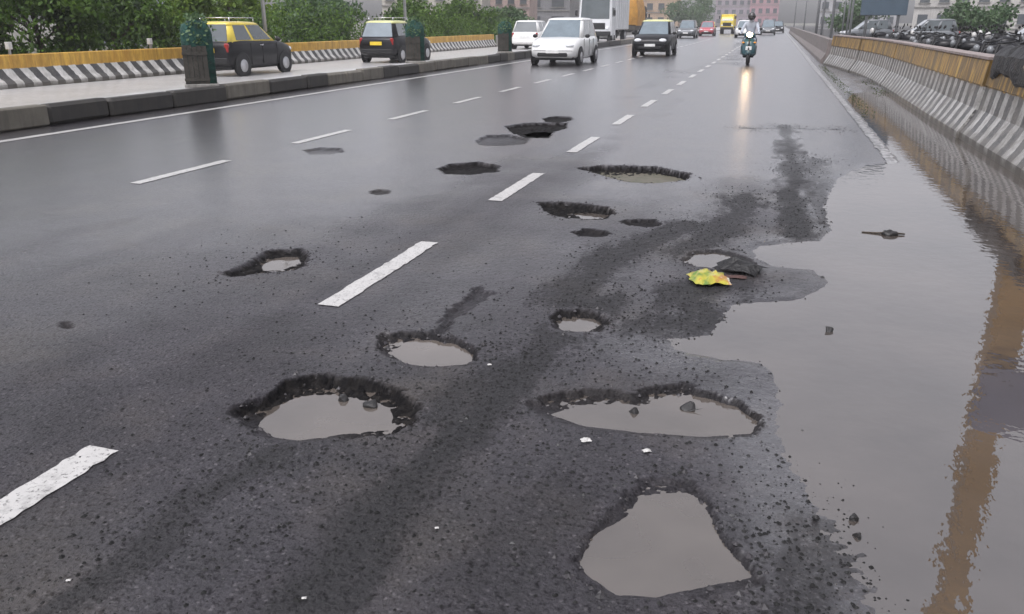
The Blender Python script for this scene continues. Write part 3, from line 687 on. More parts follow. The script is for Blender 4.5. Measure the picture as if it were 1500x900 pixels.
    if carrier:
        m = MB()
        for s in (-1, 1): m.tube([(s*wr*.85, yr0+.15, zr+.14), (s*wr*.85, yr1-.1, zr+.14)], .014, 6)
        for k in range(5):
            yy = yr0+.15+k*(yr1-yr0-.25)/4; m.tube([(-wr*.85, yy, zr+.14), (wr*.85, yy, zr+.14)], .012, 6)
            if k in (0, 4):
                for s in (-1, 1): m.tube([(s*wr*.85, yy, zr-.02), (s*wr*.85, yy, zr+.14)], .012, 6)
        m.build('roof_rack', M_CHROME, e)
    return e
def place(e, x, y, deg): e.location = (x, y, .004 if x < -10.5 else 0); e.rotation_euler = (0, 0, R(deg)); return e
BK = dict(paint=M_BLACKCAR, roof=M_YELLOW, cat='taxi')
place(make_car('black taxi with yellow roof driving behind the nearest green-topped tree guard', L=3.25, W=1.45, H=1.42, plate=M_PLATE_Y, carrier=True, yellow_pillars=True, **BK), -14.55, 21.4, 0)
place(make_car('black taxi seen from behind with yellow number plate on the opposite carriageway', L=3.6, W=1.5, H=1.46, glass=M_GLASSB, plate=M_PLATE_Y, carrier=True, paint=M_BLACKCAR, roof=M_YELLOWP, cat='taxi'), -13.7, 30.1, 0)
place(make_car('white hatchback coming towards the camera beside the median', L=3.9, W=1.7, H=1.56, paint=M_WHITECAR, front_detail='w'), -7.2, 30.3, 180)
place(make_car('black taxi with pale yellow roof and bright headlamps coming head-on', L=3.6, W=1.62, H=1.52, paint=M_BLACKCAR, roof=M_YELLOWP, cat='taxi'), -5.2, 39.4, 180)
place(make_car('pale silver car far down the opposite carriageway left of the white hatchback', L=3.8, W=1.65, H=1.5, paint=M_WHITECAR), -13.0, 47, 0)
place(make_car('small red car in the distance', L=3.7, W=1.65, H=1.5, paint=M_REDCAR), -7.3, 98, 180)
place(make_car('distant white car just left of the scooter rider', L=3.8, W=1.7, H=1.6, paint=M_WHITECAR), -3.0, 88, 180)
place(make_car('small distant dark car right of the scooter rider', L=3.9, W=1.7, H=1.7, paint=M_GREYCAR), -1.0, 108, 180)
place(make_car('farthest dark car near the vanishing point', L=3.9, W=1.7, H=1.6, paint=M_BLACKCAR), .1, 128, 180)
place(make_car('small grey car far behind the oncoming black taxi, near the median', L=3.9, W=1.7, H=1.6, paint=M_GREYCAR), -8.1, 84, 180)
place(make_car('small white car in front of the white truck beside the median', L=3.7, W=1.6, H=1.5, paint=M_WHITECAR), -13.0, 67, 0)

def make_truck(label, x, y, deg, cab_m, box_m, W=2.3, Lc=1.7, Lb=5.2, Hc=2.9, Hb=3.7, tarp=False):
    e = empty('truck'); tag(e, label, 'truck'); hw = W/2; yf = (Lc+Lb)/2
    def rr(z, ya, yb, w): return [(-w+.1, ya, z), (w-.1, ya, z), (w, ya+.1, z), (w, yb-.12, z), (w-.12, yb, z), (-w+.12, yb, z), (-w, yb-.12, z), (-w, ya+.1, z)]
    MB().loft([rr(.55, yf-Lc, yf-.02, hw), rr(1.55, yf-Lc, yf, hw), rr(Hc-.1, yf-Lc, yf-.22, hw*.93), rr(Hc, yf-Lc+.1, yf-.4, hw*.85)], True, False).build('cab', cab_m, e)
    MB().loft([[(-hw*.86, yf-.03, 1.62), (hw*.86, yf-.03, 1.62), (hw*.82, yf-.17, Hc-.28), (-hw*.82, yf-.17, Hc-.28)], [(-hw*.86, yf+.012, 1.62), (hw*.86, yf+.012, 1.62), (hw*.82, yf-.14, Hc-.28), (-hw*.82, yf-.14, Hc-.28)]], True, False).build('windscreen', M_GLASS, e)
    if tarp:
        rings = []
        for k in range(9):
            yy = -yf+k*Lb/8; bul = .15*math.sin(k*2.1)+.1
            rings.append([(math.cos(a)*(hw+.05)*(1 if abs(math.cos(a)) < .9 else 1), yy, 1.1+max(0, math.sin(a))**.7*(Hb-1.1+bul)) for a in np.linspace(0, math.pi, 11)])
        MB().loft(rings, True, True).build('tarpaulin', box_m, e); MB().box((0, -yf+Lb/2, .95), (W, Lb, .5), .03).build('cargo_bed', M_BROWN, e)
    else:
        b = MB().box((0, -yf+Lb/2, (Hb+.9)/2), (W*1.04, Lb, Hb-.9), .04).build('cargo_box', box_m, e)
        for s in (-1, 1):
            for k in range(6): MB().box((s*(W*.52+.012), -yf+.45+k*Lb/6, (Hb+.9)/2), (.03, .06, Hb-1.1)).build('rib', box_m, b)
    MB().box((0, yf+.01, .68), (W*.96, .14, .28), .04).build('bumper', M_BLKPL, e)
    MB().box((0, yf-.005, 1.15), (W*.62, .06, .42), .03).build('grille', M_BLKPL, e)
    for s in (-1, 1):
        MB().ell((s*hw*.74, yf-.01, 1.02), (.14, .07, .11)).build('headlamp', M_LAMP, e)
        MB().box((s*(hw+.16), yf-.05, 2.0), (.16, .10, .36), .03).build('door_mirror', M_BLKPL, e)
        MB().box((s*hw*.985, yf-.75, 2.05), (.06, .85, .6), .02).build('side_window', M_GLASS, e)
        for yy in (yf-.75, -yf+1.2): wheel(e, s*(hw-.16), yy, .45, .3, s)
    MB().box((0, 0, .62), (W*.5, (Lc+Lb)*.92, .2), .02).build('chassis', M_BLKPL, e)
    place(e, x, y, deg); return e
M_TRWHITE = plain('truck_white', (.68, .69, .70), .5, 0, .08, 1)
make_truck('tall white box truck with dark windscreen behind the white hatchback', -11.9, 62, 180, M_TRWHITE, M_TRWHITE, W=2.3, Hc=3.3, Hb=4.4)
make_truck('truck loaded under an orange tarpaulin on the opposite carriageway', -13.6, 84, 0, M_BROWN, M_ORANGE, Hb=4.2, tarp=True)
make_truck('small distant yellow goods vehicle beside the red car', -6.2, 118, 180, M_YELLOW, M_YELLOW, W=1.7, Hc=2.1, Hb=2.4, Lb=3)

# scooter with lit headlamp
sc = tag(empty('scooter', (-.87, 31.4, 0), R(180)), 'dark teal scooter with lit headlamp riding towards the camera', 'scooter')
def swheel(y):
    o = MB().lathe_x([(-.045, .12), (-.05, .19), (-.03, .225), (.03, .225), (.05, .19), (.045, .12)], (0, 0, 0), 20).build('wheel', M_TYRE, sc, (0, y, .225))
    MB().lathe_x([(-.03, .12), (-.04, .04), (.04, .04), (.03, .12)], (0, 0, 0), 14).build('rim', M_RIM, o)
swheel(.62); swheel(-.62)
MB().loft([[(-.10, .60, .30), (.10, .60, .30), (.07, .70, .42), (-.07, .70, .42)], [(-.26, .40, .36), (.26, .40, .36), (.20, .52, .40), (-.20, .52, .40)], [(-.27, .36, .62), (.27, .36, .62), (.2, .5, .64), (-.2, .5, .64)], [(-.20, .36, .84), (.20, .36, .84), (.14, .46, .86), (-.14, .46, .86)]]).build('leg_shield', M_TEAL, sc)
MB().ell((0, .62, .40), (.085, .24, .10)).build('front_mudguard', M_TEAL, sc)
MB().tube([(0, .62, .225), (0, .44, .86), (0, .42, .95)], .03).build('fork', M_BLKPL, sc)
MB().ell((0, .42, .98), (.20, .12, .11)).build('handlebar_cowl', M_TEAL, sc)
MB().tube([(-.36, .33, 1.0), (-.15, .40, 1.02), (.15, .40, 1.02), (.36, .33, 1.0)], .018).build('handlebar', M_BLKPL, sc)
MB().loft([[(.095*math.cos(a), .515+q, 1.0+.075*math.sin(a)) for a in np.linspace(0, 2*math.pi, 16, endpoint=False)] for q in (0, .03)]).build('headlamp', emit('lit_headlamp', (1.0, .70, .42, 1), 34), sc)
MB().loft([[(-.22, -.75, .45), (.22, -.75, .45), (.17, -.75, .72), (-.17, -.75, .72)], [(-.24, -.3, .32), (.24, -.3, .32), (.19, -.3, .72), (-.19, -.3, .72)], [(-.18, .02, .28), (.18, .02, .28), (.13, -.05, .66), (-.13, -.05, .66)]]).build('rear_body', M_TEAL, sc)
MB().box((0, .2, .27), (.36, .5, .05), .015).build('floorboard', M_BLKPL, sc)
MB().box((0, -.35, .76), (.30, .80, .10), .04).build('seat', M_BLKPL, sc)
MB().box((0, .535, .56), (.20, .02, .12), .004).build('number_plate', M_PLATE_W, sc)
for s in (-1, 1):
    MB().tube([(s*.26, .38, 1.02), (s*.34, .40, 1.17)], .008, 6).build('mirror_stalk', M_BLKPL, sc); MB().ell((s*.35, .40, 1.19), (.06, .02, .04)).build('mirror', M_BLKPL, sc)
    MB().ell((s*.20, .50, .74), (.05, .04, .03)).build('indicator', plain('amber_lens', (.6, .25, .03), .2), sc)

def skin_figure(name, joints, edges, mat, parent=None, loc=(0, 0, 0)):
    me = bpy.data.meshes.new(name); me.from_pydata([j[0] for j in joints], edges, []); o = bpy.data.objects.new(name, me); o.location = loc; link(o, parent)
    md = o.modifiers.new('skin', 'SKIN'); md.use_smooth_shade = True
    for i, j in enumerate(joints):
        sv = me.skin_vertices[0].data[i]; sv.radius = (j[1], j[2] if len(j) > 2 else j[1]); sv.use_root = (i == 0)
    su = o.modifiers.new('sub', 'SUBSURF'); su.levels = 1; su.render_levels = 2
    me.materials.append(mat); return o
J = [((0, -.30, .88), .16, .13), ((0, -.28, 1.08), .15, .11), ((0, -.22, 1.30), .17, .12), ((0, -.16, 1.42), .065, .065), ((0, -.12, 1.54), .09, .10), ((0, -.11, 1.62), .085, .095),
     ((.19, -.20, 1.36), .06), ((.28, -.05, 1.14), .05), ((.30, .22, 1.03), .042), ((.30, .34, 1.01), .045),
     ((-.19, -.20, 1.36), .06), ((-.28, -.05, 1.14), .05), ((-.30, .22, 1.03), .042), ((-.30, .34, 1.01), .045),
     ((.13, -.18, .86), .09), ((.17, .17, .82), .075), ((.15, .14, .42), .055), ((.15, .26, .345), .045),
     ((-.13, -.18, .86), .09), ((-.17, .17, .82), .075), ((-.15, .14, .42), .055), ((-.15, .26, .345), .045)]
rider = tag(skin_figure('person', J, [(0, 1), (1, 2), (2, 3), (3, 4), (4, 5), (2, 6), (6, 7), (7, 8), (8, 9), (2, 10), (10, 11), (11, 12), (12, 13), (0, 14), (14, 15), (15, 16), (16, 17), (0, 18), (18, 19), (19, 20), (20, 21)], M_SHIRT),
            'rider in dark helmet and pale shirt on the scooter', 'person')
rider.location = (-.87, 31.4, 0); rider.rotation_euler = (0, 0, R(180)); rider.data.materials[0] = M_SHIRT
MB().ell((0, -.11, 1.60), (.135, .155, .145), 16, 10).build('helmet', M_HELM, rider)
MB().loft([[(.12*math.sin(a), -.10+.14*math.cos(a), z) for a in np.linspace(-1.1, 1.1, 9)]+[(.10*math.sin(a), -.10+.12*math.cos(a), z) for a in np.linspace(1.1, -1.1, 9)] for z in (1.55, 1.63)]).build('visor', M_GLASS, rider)
skin_figure('trousers', [((0, -.30, .87), .165, .14), ((.13, -.18, .86), .10), ((.17, .17, .82), .086), ((.15, .14, .42), .068), ((-.13, -.18, .86), .10), ((-.17, .17, .82), .086), ((-.15, .14, .42), .068)], [(0, 1), (1, 2), (2, 3), (0, 4), (4, 5), (5, 6)], M_TROUS, rider)

# parked motorbikes behind the right barrier
def make_bike(cowl):
    e = empty('motorbike')
    for y in (.65, -.65):
        o = MB().lathe_x([(-.04, .21), (-.05, .27), (-.03, .30), (.03, .30), (.05, .27), (.04, .21)], (0, 0, 0), 14).build('wheel', M_TYRE, e, (0, y, .30))
        MB().lathe_x([(-.02, .21), (-.03, .05), (.03, .05), (.02, .21)], (0, 0, 0), 12).build('rim', M_RIM, o)
    MB().ell((0, .15, .82), (.15, .30, .14), 10, 6).build('fuel_tank', M_BLACKCAR, e)
    MB().box((0, -.38, .82), (.26, .75, .10), .04).build('seat', M_BLKPL, e)
    MB().box((0, 0, .48), (.26, .42, .36), .05).build('engine', M_GREYCAR, e)
    MB().tube([(0, .65, .30), (0, .50, .75), (0, .42, 1.0)], .035, 6).build('fork', M_BLKPL, e)
    MB().tube([(-.36, .28, 1.06), (-.12, .40, 1.02), (.12, .40, 1.02), (.36, .28, 1.06)], .016, 6).build('handlebar', M_BLKPL, e)
    MB().ell((0, .56, .90), (.075, .06, .08), 10, 6).build('headlamp', M_LAMP2, e)
    MB().tube([(.14, .1, .30), (.17, -.4, .32), (.18, -.8, .38)], .04, 6).build('exhaust', M_BLKPL, e)
    MB().ell((0, -.72, .62), (.09, .28, .06), 8, 5).build('rear_mudguard', M_BLKPL, e)
    for s in (-1, 1): MB().ell((s*.36, .30, 1.22), (.06, .02, .04), 8, 5).build('mirror', M_BLKPL, e)
    if cowl: MB().ell((0, .52, .98), (.13, .08, .11), 10, 6).build('front_cowl', M_OFFW, e)
    return e
r2 = random.Random(21); protos = {}
spots = [(4.0+r2.uniform(-.2, .5)+.9*q+j*1.25, 14.5+i*1.15+r2.uniform(-.2, .2)) for i, j, q in [(i, j, (i*.07) % .5) for i in range(22) for j in range(4)]]
for x, y in spots:
    if r2.random() < .12: continue
    cw = r2.random() < .16
    lab = ('dark parked motorbike with pale front cowl among the rows behind the right barrier' if cw else 'dark parked motorbike among the packed rows behind the right barrier')
    if cw not in protos: e = protos[cw] = make_bike(cw)
    else: e = copy_tree(protos[cw])
    tag(e, lab, 'motorbike', 'pale-cowled motorbikes parked behind the right barrier' if cw else 'dark motorbikes parked behind the right barrier')
    e.location = (x, y, -.03); e.scale = (1, 1, r2.uniform(1.0, 1.12)); e.rotation_euler = (0, 0, R(90+r2.uniform(-25, 25)+(180 if r2.random() < .5 else 0)))
CARS_R = [('black car parked just behind the rows of motorbikes on the right', M_BLACKCAR, 11.5, 27, 80), ('blue-grey car parked in the yard right of the billboard', M_BLUECAR, 14.0, 36, 95), ('black car parked deepest in the yard behind the right barrier', M_BLACKCAR, 11.0, 43, 88),
          ('dark grey car parked under the billboard', M_GREYCAR, 9.0, 60, 92), ('blue-grey car parked near the yard trees at the right edge', M_BLUECAR, 15.5, 30.5, 75), ('dark grey car farthest along the yard on the right', M_GREYCAR, 6.6, 72, 100)]
for lab, m, x, y, d in CARS_R: place(make_car(lab, paint=m, H=1.6), x, y, d)

# dark sheet bundle slung over the barrier at the right edge
def lump(name, mat, c, d, amp, seed, n=28, m=14, parent=None, flat=0.0):
    rr = random.Random(seed); ph = [rr.uniform(0, 6.28) for _ in range(8)]; rings = []
    for i in range(m+1):
        a = -math.pi/2+math.pi*i/m; ring = []
        for k in range(n):
            b = 2*math.pi*k/n
            f = 1+amp*(math.sin(3*b+ph[0]+2*a)*.5+math.sin(5*b+ph[1]-3*a)*.35+math.sin(9*b+ph[2]+4*a)*.22+math.sin(6*a+ph[3])*.3+rr.uniform(-.25, .25))
            ring.append((d[0]*f*max(.03, math.cos(a))*math.cos(b), d[1]*f*max(.03, math.cos(a))*math.sin(b), max(-flat*d[2] if flat else -1e9, d[2]*f*math.sin(a))))
        rings.append(ring)
    return MB().loft(rings).build(name, mat, parent, c)
rings = []; r2 = random.Random(8)
for k in range(19):
    yy = 9.2+k*.14; dr_ = .05*math.sin(k*.55)+.02*math.sin(k*1.7)+r2.uniform(-.008, .008); up = .03+.05*abs(math.sin(k*.9))+r2.uniform(0, .05); bx0 = 2.36
    o_ = [(.20-.012, .80+dr_), (.205-.02+r2.uniform(-.02, .01), .88), (.20, 1.0+up*.3), (.27, 1.02+up), (.36, 1.03+up*1.3), (.46, 1.01+up), (.50+r2.uniform(0, .04), .9), (.52, .60+dr_)]
    rings.append([(bx0+a_+r2.uniform(-.008, .0), yy+r2.uniform(-.02, .02), z_) for a_, z_ in o_]+[(bx0+a_+.03*(1 if a_ < .3 else -1), yy, z_-.03) for a_, z_ in o_[::-1]])
tag(MB().loft(rings, True, False).build('plastic_sheet', M_TARP), 'crumpled black plastic sheet slung over the barrier at the right edge', 'plastic sheet')

# ---------------------------------------------------------------- street furniture
def guard(x, y, lab):
    e = tag(empty('tree_guard', (x, y, .26), math.atan2(x, y)*-1.0), lab, 'tree guard', 'tree guards on the median'); r2 = random.Random(int(y*10))
    def arch(w, h, yy, j=0.0): return [(w, yy, 0), (w, yy, h-w)]+[(w*math.cos(a)+r2.uniform(-j, j), yy, h-w+w*math.sin(a)+r2.uniform(-j, j)) for a in np.linspace(.25, math.pi-.25, 9)]+[(-w, yy, h-w), (-w, yy, 0)]
    MB().loft([arch(.25, 1.16, .17, .012), arch(.27, 1.20, .10, .012), arch(.275, 1.21, -.02, .012), arch(.26, 1.18, -.13, .012)], True, True).build('netting_hood', M_NET, e)
    for k in range(5): MB().box((-.235+k*.085, -.165+r2.uniform(-.008, .008), .36+r2.uniform(-.02, .02)), (.080, .03, .74)).build('slat', M_BROWN, e)
    MB().box((-.065, -.19, .60), (.44, .025, .05)).build('rail', M_BROWN, e); MB().box((-.065, -.19, .14), (.44, .025, .05)).build('rail', M_BROWN, e)
    MB().box((0, 0, .03), (.60, .44, .06), .01).build('plinth', M_CONC, e)
    m = MB()
    for k in range(260):
        a = r2.uniform(0, 6.28); z = r2.uniform(.78, 1.28); rr = r2.uniform(.15, .33)*min(1, (1.42-z)/.4); p = Vector((rr*math.cos(a), rr*math.sin(a)*.8, z)); q = Vector((r2.uniform(-1, 1), r2.uniform(-1, 1), r2.uniform(-.3, 1))).normalized()*.08; w = q.orthogonal().normalized()*.028
        m.add([p, p+q*.5+w, p+q, p+q*.5-w], [(0, 1, 2, 3)])
    m.build('leaves', M_LEAF3, e)
guard(-10.2, 13.6, 'nearest brown slatted tree guard with arched green netting, in front of the first taxi')
guard(-10.2, 23.7, 'brown slatted tree guard with arched green netting in front of the rear-facing taxi')
guard(-10.2, 32.6, 'farthest green-topped tree guard, left of the white hatchback')

def lamp_post(x, y, lab, h=9.0, arm=1):
    e = tag(empty('lamp_post', (x, y, 0)), lab, 'lamp post')
    MB().tube([(0, 0, 0), (0, 0, h*.5), (0, 0, h)], [.075, .06, .05], 10).build('pole', M_STEEL, e)
    MB().box((0, 0, .35), (.34, .34, .7), .03).build('base_box', M_CONC, e)
    MB().tube([(0, 0, h-.1), (arm*.8, 0, h+.35), (arm*1.8, 0, h+.45)], .04, 8).build('arm', M_STEEL, e)
    MB().ell((arm*2.0, 0, h+.42), (.35, .13, .08)).build('lamp_head', M_STEEL, e)
lamp_post(-16.9, 26.3, 'slim grey lamp post behind the left barrier between the two taxis')
lamp_post(-16.9, 38.2, 'slim grey lamp post behind the left barrier right of the second taxi')
for k, (x, y, h) in enumerate([(2.6, 46, 8), (2.7, 58, 8), (2.9, 70, 9), (3.4, 84, 9), (2.8, 100, 9), (4.6, 64, 7), (5.4, 80, 8), (2.2, 125, 10), (3.9, 52, 7)]):
    e = tag(empty('utility_pole', (x, y, 0)), 'thin grey utility pole in the row along the far right roadside', 'utility pole', 'utility poles along the far right roadside')
    MB().tube([(0, 0, 0), (.02*(k % 3-1), 0, h*.5), (.05*(k % 3-1), 0, h)], [.07, .06, .04], 8).build('pole', M_STEEL, e)
    MB().box((0, 0, h-.6), (1.3, .08, .08), .01).build('crossarm', M_STEEL, e)
    for q in (-.5, 0, .5): MB().lathe_z([(0, .03), (.1, .05), (.16, .02)], (q, 0, h-.56), 8).build('insulator', M_WBIT, e)
# billboard on the right
e = tag(empty('billboard', (6.15, 58, 0)), 'large slate-blue billboard seen from its back on steel legs', 'billboard')
MB().box((0, 0, 4.6), (2.65, .16, 5.6), .03).build('panel', M_SIGNB, e)
MB().tube([(-.9, .25, -.03), (-.9, .25, 5)], .09).build('leg', M_STEEL, e); MB().tube([(.9, .25, -.03), (.9, .25, 5)], .09).build('leg', M_STEEL, e)
# small white marker boxes on the left barrier
for x, y, lab in ((-16.45, 19.9, 'small white marker box on the yellow barrier top by the trees'), (-16.45, 15.3, 'tilted white marker plate on the barrier top at the left edge')):
    e = tag(empty('marker_post', (x, y, .715)), lab, 'marker'); MB().box((0, 0, .06), (.04, .04, .12)).build('stem', M_STEEL, e); MB().box((0, 0, .19), (.10, .12, .16), .01).build('plate', M_WBIT, e)

# ---------------------------------------------------------------- trees and weeds
def crown_mesh(name, mat, rx, ry, rz, zc, nl, ls, seed, clumps=22):
    g = np.random.default_rng(seed)
    cl = g.normal(size=(clumps, 3)); cl /= np.linalg.norm(cl, axis=1)[:, None]; cl *= (g.random((clumps, 1))**.45)*.8
    cr = g.uniform(.20, .40, clumps); w = g.integers(0, clumps, nl)
    d = g.normal(size=(nl, 3)); d /= np.linalg.norm(d, axis=1)[:, None]
    p = (cl[w]+d*(cr[w]*g.random(nl)**.4)[:, None])*np.array([rx, ry, rz])+np.array([0, 0, zc])
    a = g.normal(size=(nl, 3)); a[:, 2] -= .3; a /= np.linalg.norm(a, axis=1)[:, None]
    b = np.cross(a, g.normal(size=(nl, 3))); b /= np.linalg.norm(b, axis=1)[:, None]
    s = ls*g.uniform(.6, 1.3, nl)[:, None]
    V = np.stack([p, p+a*s*.5+b*s*.28, p+a*s, p+a*s*.5-b*s*.28], 1).reshape(-1, 3); F = np.arange(nl*4).reshape(-1, 4)
    return grid_mesh(name, V, F, mat, None, False), cl*np.array([rx, ry, rz])+np.array([0, 0, zc])
def make_tree(lab, x, y, h, rx, rz, mat, nl, ls, seed, group, low=.0, cat='tree'):
    e = tag(empty('tree', (x, y, -.05)), lab, cat, group); zc = h-rz
    me, cl = crown_mesh('crown', mat, rx, rx, rz, zc, nl, ls, seed); link(bpy.data.objects.new('crown', me), e)
    r2 = random.Random(seed); m = MB(); top = zc+.2*rz
    m.tube([(0, 0, 0), (.08, .05, top*.35), (-.05, .1, top*.7), (0, 0, top)], [h*.028, h*.022, h*.016, h*.008], 8)
    for c in cl[:9]:
        z0 = top*r2.uniform(.3, .8); m.tube([(0, 0, z0), (c[0]*.5, c[1]*.5, (z0+c[2])*.5+.1), tuple(c)], [h*.010, h*.007, h*.003], 6)
    m.build('trunk', M_BARK, e); return e
GL = 'trees behind the left barrier'
TREES = [(-19.0, 14.6, 3.4, 2.2, 1.6, M_LEAF, 'dense dark broadleaf tree at the left edge behind the barrier'), (-18.6, 18.2, 3.3, 2.0, 1.6, M_LEAF, 'dark bushy tree second from the left edge behind the barrier'),
         (-19.2, 21.6, 3.4, 1.8, 1.6, M_LEAF, 'dark bushy tree just left of the nearest tree guard'), (-18.6, 24.4, 2.5, 1.5, 1.2, M_LEAF2, 'bright yellow-green shrub behind the nearest tree guard'),
         (-21.5, 31.0, 3.5, 2.4, 1.7, M_LEAF2, 'green tree behind the first lamp post'), (-20.0, 35.5, 3.0, 2.2, 1.5, M_LEAF3, 'grey-green bushy tree between the lamp posts'), (-22.5, 40.0, 2.9, 2.3, 1.4, M_LEAF3, 'pale grey-green tree behind the second taxi'),
         (-20.5, 47.0, 3.2, 3.0, 1.6, M_LEAF, 'rounded green tree right of the second lamp post'), (-20.0, 54.0, 3.0, 2.8, 1.5, M_LEAF, 'green tree at the end of the striped left barrier'), (-20.0, 64.0, 2.6, 3.0, 1.3, M_LEAF3, 'low hazy tree left of the silver car')]
for i, (x, y, h, rx, rz, m, lab) in enumerate(TREES): make_tree(lab, x, y, h, rx, rz, m, 9000 if y < 30 else 5500, .19 if y < 30 else .24, 100+i, GL)
make_tree('ochre-leaved tree right of the white truck', -17.0, 92, 5.5, 2.2, 2.2, M_LEAFO, 2500, .35, 150, 'far roadside trees')
make_tree('hazy green tree in the distance above the red car', -15.5, 170, 6.2, 6.5, 2.9, M_LEAF3, 4000, .5, 151, 'far roadside trees')
make_tree('low hazy trees beside the utility poles', 7.5, 90, 4.0, 3.2, 1.9, M_LEAF3, 3000, .35, 152, 'far roadside trees')
for i, (x, y, h, rx, lab) in enumerate([(19, 48, 3.4, 3.2, 'pale green tree behind the yard at the right edge'), (16, 58, 3.1, 3.0, 'rounded tree behind the parked cars right of the billboard'), (13.0, 66, 3.0, 2.8, 'low tree just right of the billboard'), (24, 62, 4.0, 3.6, 'tall pale tree far back on the right')]):
    make_tree(lab, x, y, h, rx, h*.5, M_LEAF3, 3600, .3, 160+i, 'trees behind the yard')

# hedge-like undergrowth along the left barrier and gutter weeds: uncountable
def undergrowth(name, lab, boxes, mat, n, ls, seed, cat):
    g = np.random.default_rng(seed); P = []
    for (x0, x1, y0, y1, h) in boxes:
        k = int(n*(y1-y0)); p = np.stack([g.uniform(x0, x1, k), g.uniform(y0, y1, k), np.zeros(k)], 1); p[:, 2] = g.random(k)**1.4*h*(.55+.9*vnoise(p[:, 1]*.8, p[:, 0]*.8, seed)); P.append(p)
    p = np.vstack(P); nl = len(p); a = g.normal(size=(nl, 3)); a[:, 2] = np.abs(a[:, 2])+.3; a /= np.linalg.norm(a, axis=1)[:, None]
    b = np.cross(a, g.normal(size=(nl, 3))); b /= np.linalg.norm(b, axis=1)[:, None]; s = ls*g.uniform(.6, 1.3, nl)[:, None]
    V = np.stack([p, p+a*s*.5+b*s*.25, p+a*s, p+a*s*.5-b*s*.25], 1).reshape(-1, 3)
    o = link(bpy.data.objects.new(name, grid_mesh(name, V, np.arange(nl*4).reshape(-1, 4), mat, None, False))); return tag(o, lab, cat, kind='stuff')
undergrowth('undergrowth', 'dense green undergrowth behind the left barrier', [(-19.0, -16.75, 6, 34, 1.7), (-19.0, -16.75, 34, 60, 1.5)], M_LEAF, 620, .13, 5, 'undergrowth')
undergrowth('gutter_weeds', 'sparse weeds and moss in the gutter by the right barrier', [(1.45, 1.65, 14.5, 31, .03), (2.1, 2.35, 19, 24, .03)], M_GRASS, 45, .03, 6, 'weeds')

# ---------------------------------------------------------------- far buildings
M_WIN = plain('window_glass', (.06, .07, .08), .15, 0, .3, 1, .6)
def building(lab, x, y, w, d, h, col, rz=0, floors=None, cols=5, face=1, base=0):
    m = concrete('facade', col, .8, .1, tuple(q*.5 for q in col), .4); e = tag(empty('building', (x, y, -.06), R(rz)), lab, 'building', None)
    MB().box((0, 0, h/2), (w, d, h)).build('wall', m, e); MB().box((0, 0, h+.2), (w+.5, d+.5, .4), .05).build('roof', M_CONC, e)
    fl = floors or int(h/3.1); pw = w/cols; wm = MB().box((0, 0, 0), (pw*.52, .12, 1.4), 0).mesh('window', M_WIN); sm = MB().box((0, 0, 0), (pw*.62, .3, .1), 0).mesh('sill', M_CONC)
    for k in range(fl):
        for j in range(cols):
            o = link(bpy.data.objects.new('window', wm), e); o.location = (-w/2+pw*(j+.5), -d/2-.03, 1.9+k*3.1)
            q = link(bpy.data.objects.new('sill', sm), o); q.location = (0, -.06, -.76)
    for k in range(fl): MB().box((0, -d/2-.07, .55+k*3.1), (w+.1, .2, .16)).build('floor_band', M_CONC, e)
    return e
building('pale cream low-rise apartment block behind the trees right of the second taxi', -47, 118, 14, 10, 16, (.50, .47, .42), 12, cols=6)
building('pinkish apartment block left of the grey tower base', -45, 140, 12, 10, 20, (.46, .34, .31), 8, cols=6)
building('plain grey tall block directly behind the white hatchback', -47, 175, 14, 16, 32, (.21, .21, .22), 6, floors=2, cols=3)
building('white low building far left above the trees', -66, 84, 20, 9, 11, (.56, .56, .56), 25, cols=8)
building('peach-coloured building above the oncoming black taxi', -31, 215, 16, 14, 14, (.52, .38, .27), 4, cols=6)
building('hazy mauve-grey block near the vanishing point', -13, 330, 18, 14, 11, (.30, .25, .29), 2, cols=7)
building('pinkish distant building above the scooter rider', -4.5, 300, 9, 12, 12, (.44, .25, .28), 0, cols=4)
building('white distant apartment block right of the billboard', 33, 150, 24, 12, 11, (.52, .50, .47), -14, cols=9)
building('pale grey block far behind the utility poles', 17, 210, 16, 12, 9, (.42, .42, .43), -6, cols=6)
building('blue-roofed shed at the far left behind the trees', -40, 52, 10, 8, 4.2, (.30, .32, .37), 28, cols=3)

# ---------------------------------------------------------------- litter and stones
def crumple(name, mat, lab, c, d, seed, rz=0, cat='litter', amp=.3, mats=None):
    r2 = random.Random(seed); n = 8; m = 5; vs = []; fs = []
    for j in range(m+1):
        for i in range(n+1):
            u, v = i/n-.5, j/m-.5; rag = 1+.25*math.sin(u*9+seed)*abs(v)+.2*math.sin(v*11+seed)*abs(u)
            e2 = max(0, 1-(2*u)**2*.8)*max(0, 1-(2*v)**2*.8)
            vs.append((d[0]*u*2*rag, d[1]*v*2*rag, d[2]*(.12+e2*(.9+amp*r2.uniform(-1, 1)))+d[2]*.12*r2.random()))
    for j in range(m):
        for i in range(n): a = j*(n+1)+i; fs.append((a, a+1, a+n+2, a+n+1))
    o = MB().add(vs, fs, False).build(name, mat, None, c); o.rotation_euler = (0, 0, rz)
    so = o.modifiers.new('thick', 'SOLIDIFY'); so.thickness = .002; return tag(o, lab, cat)
t = NT('yellow_green_packet'); Pn = t.n('ShaderNodeTexCoord').outputs['Object']
c = t.ramp(t.noise(Pn, 11, 2), [(.36, (.12, .20, .03)), (.44, (.34, .33, .04)), (.56, (.46, .40, .04)), (.63, (.40, .19, .04)), (.70, (.50, .50, .40))]); t.set(Base_Color=c, Roughness=.35, Coat_Weight=.5, Coat_Roughness=.15); M_PACK = t.m
crumple('litter_packet', M_PACK, 'crumpled yellow and green packet lying by the shallow puddle', (-.245, 4.64, .002), (.105, .11, .055), 3, .3)
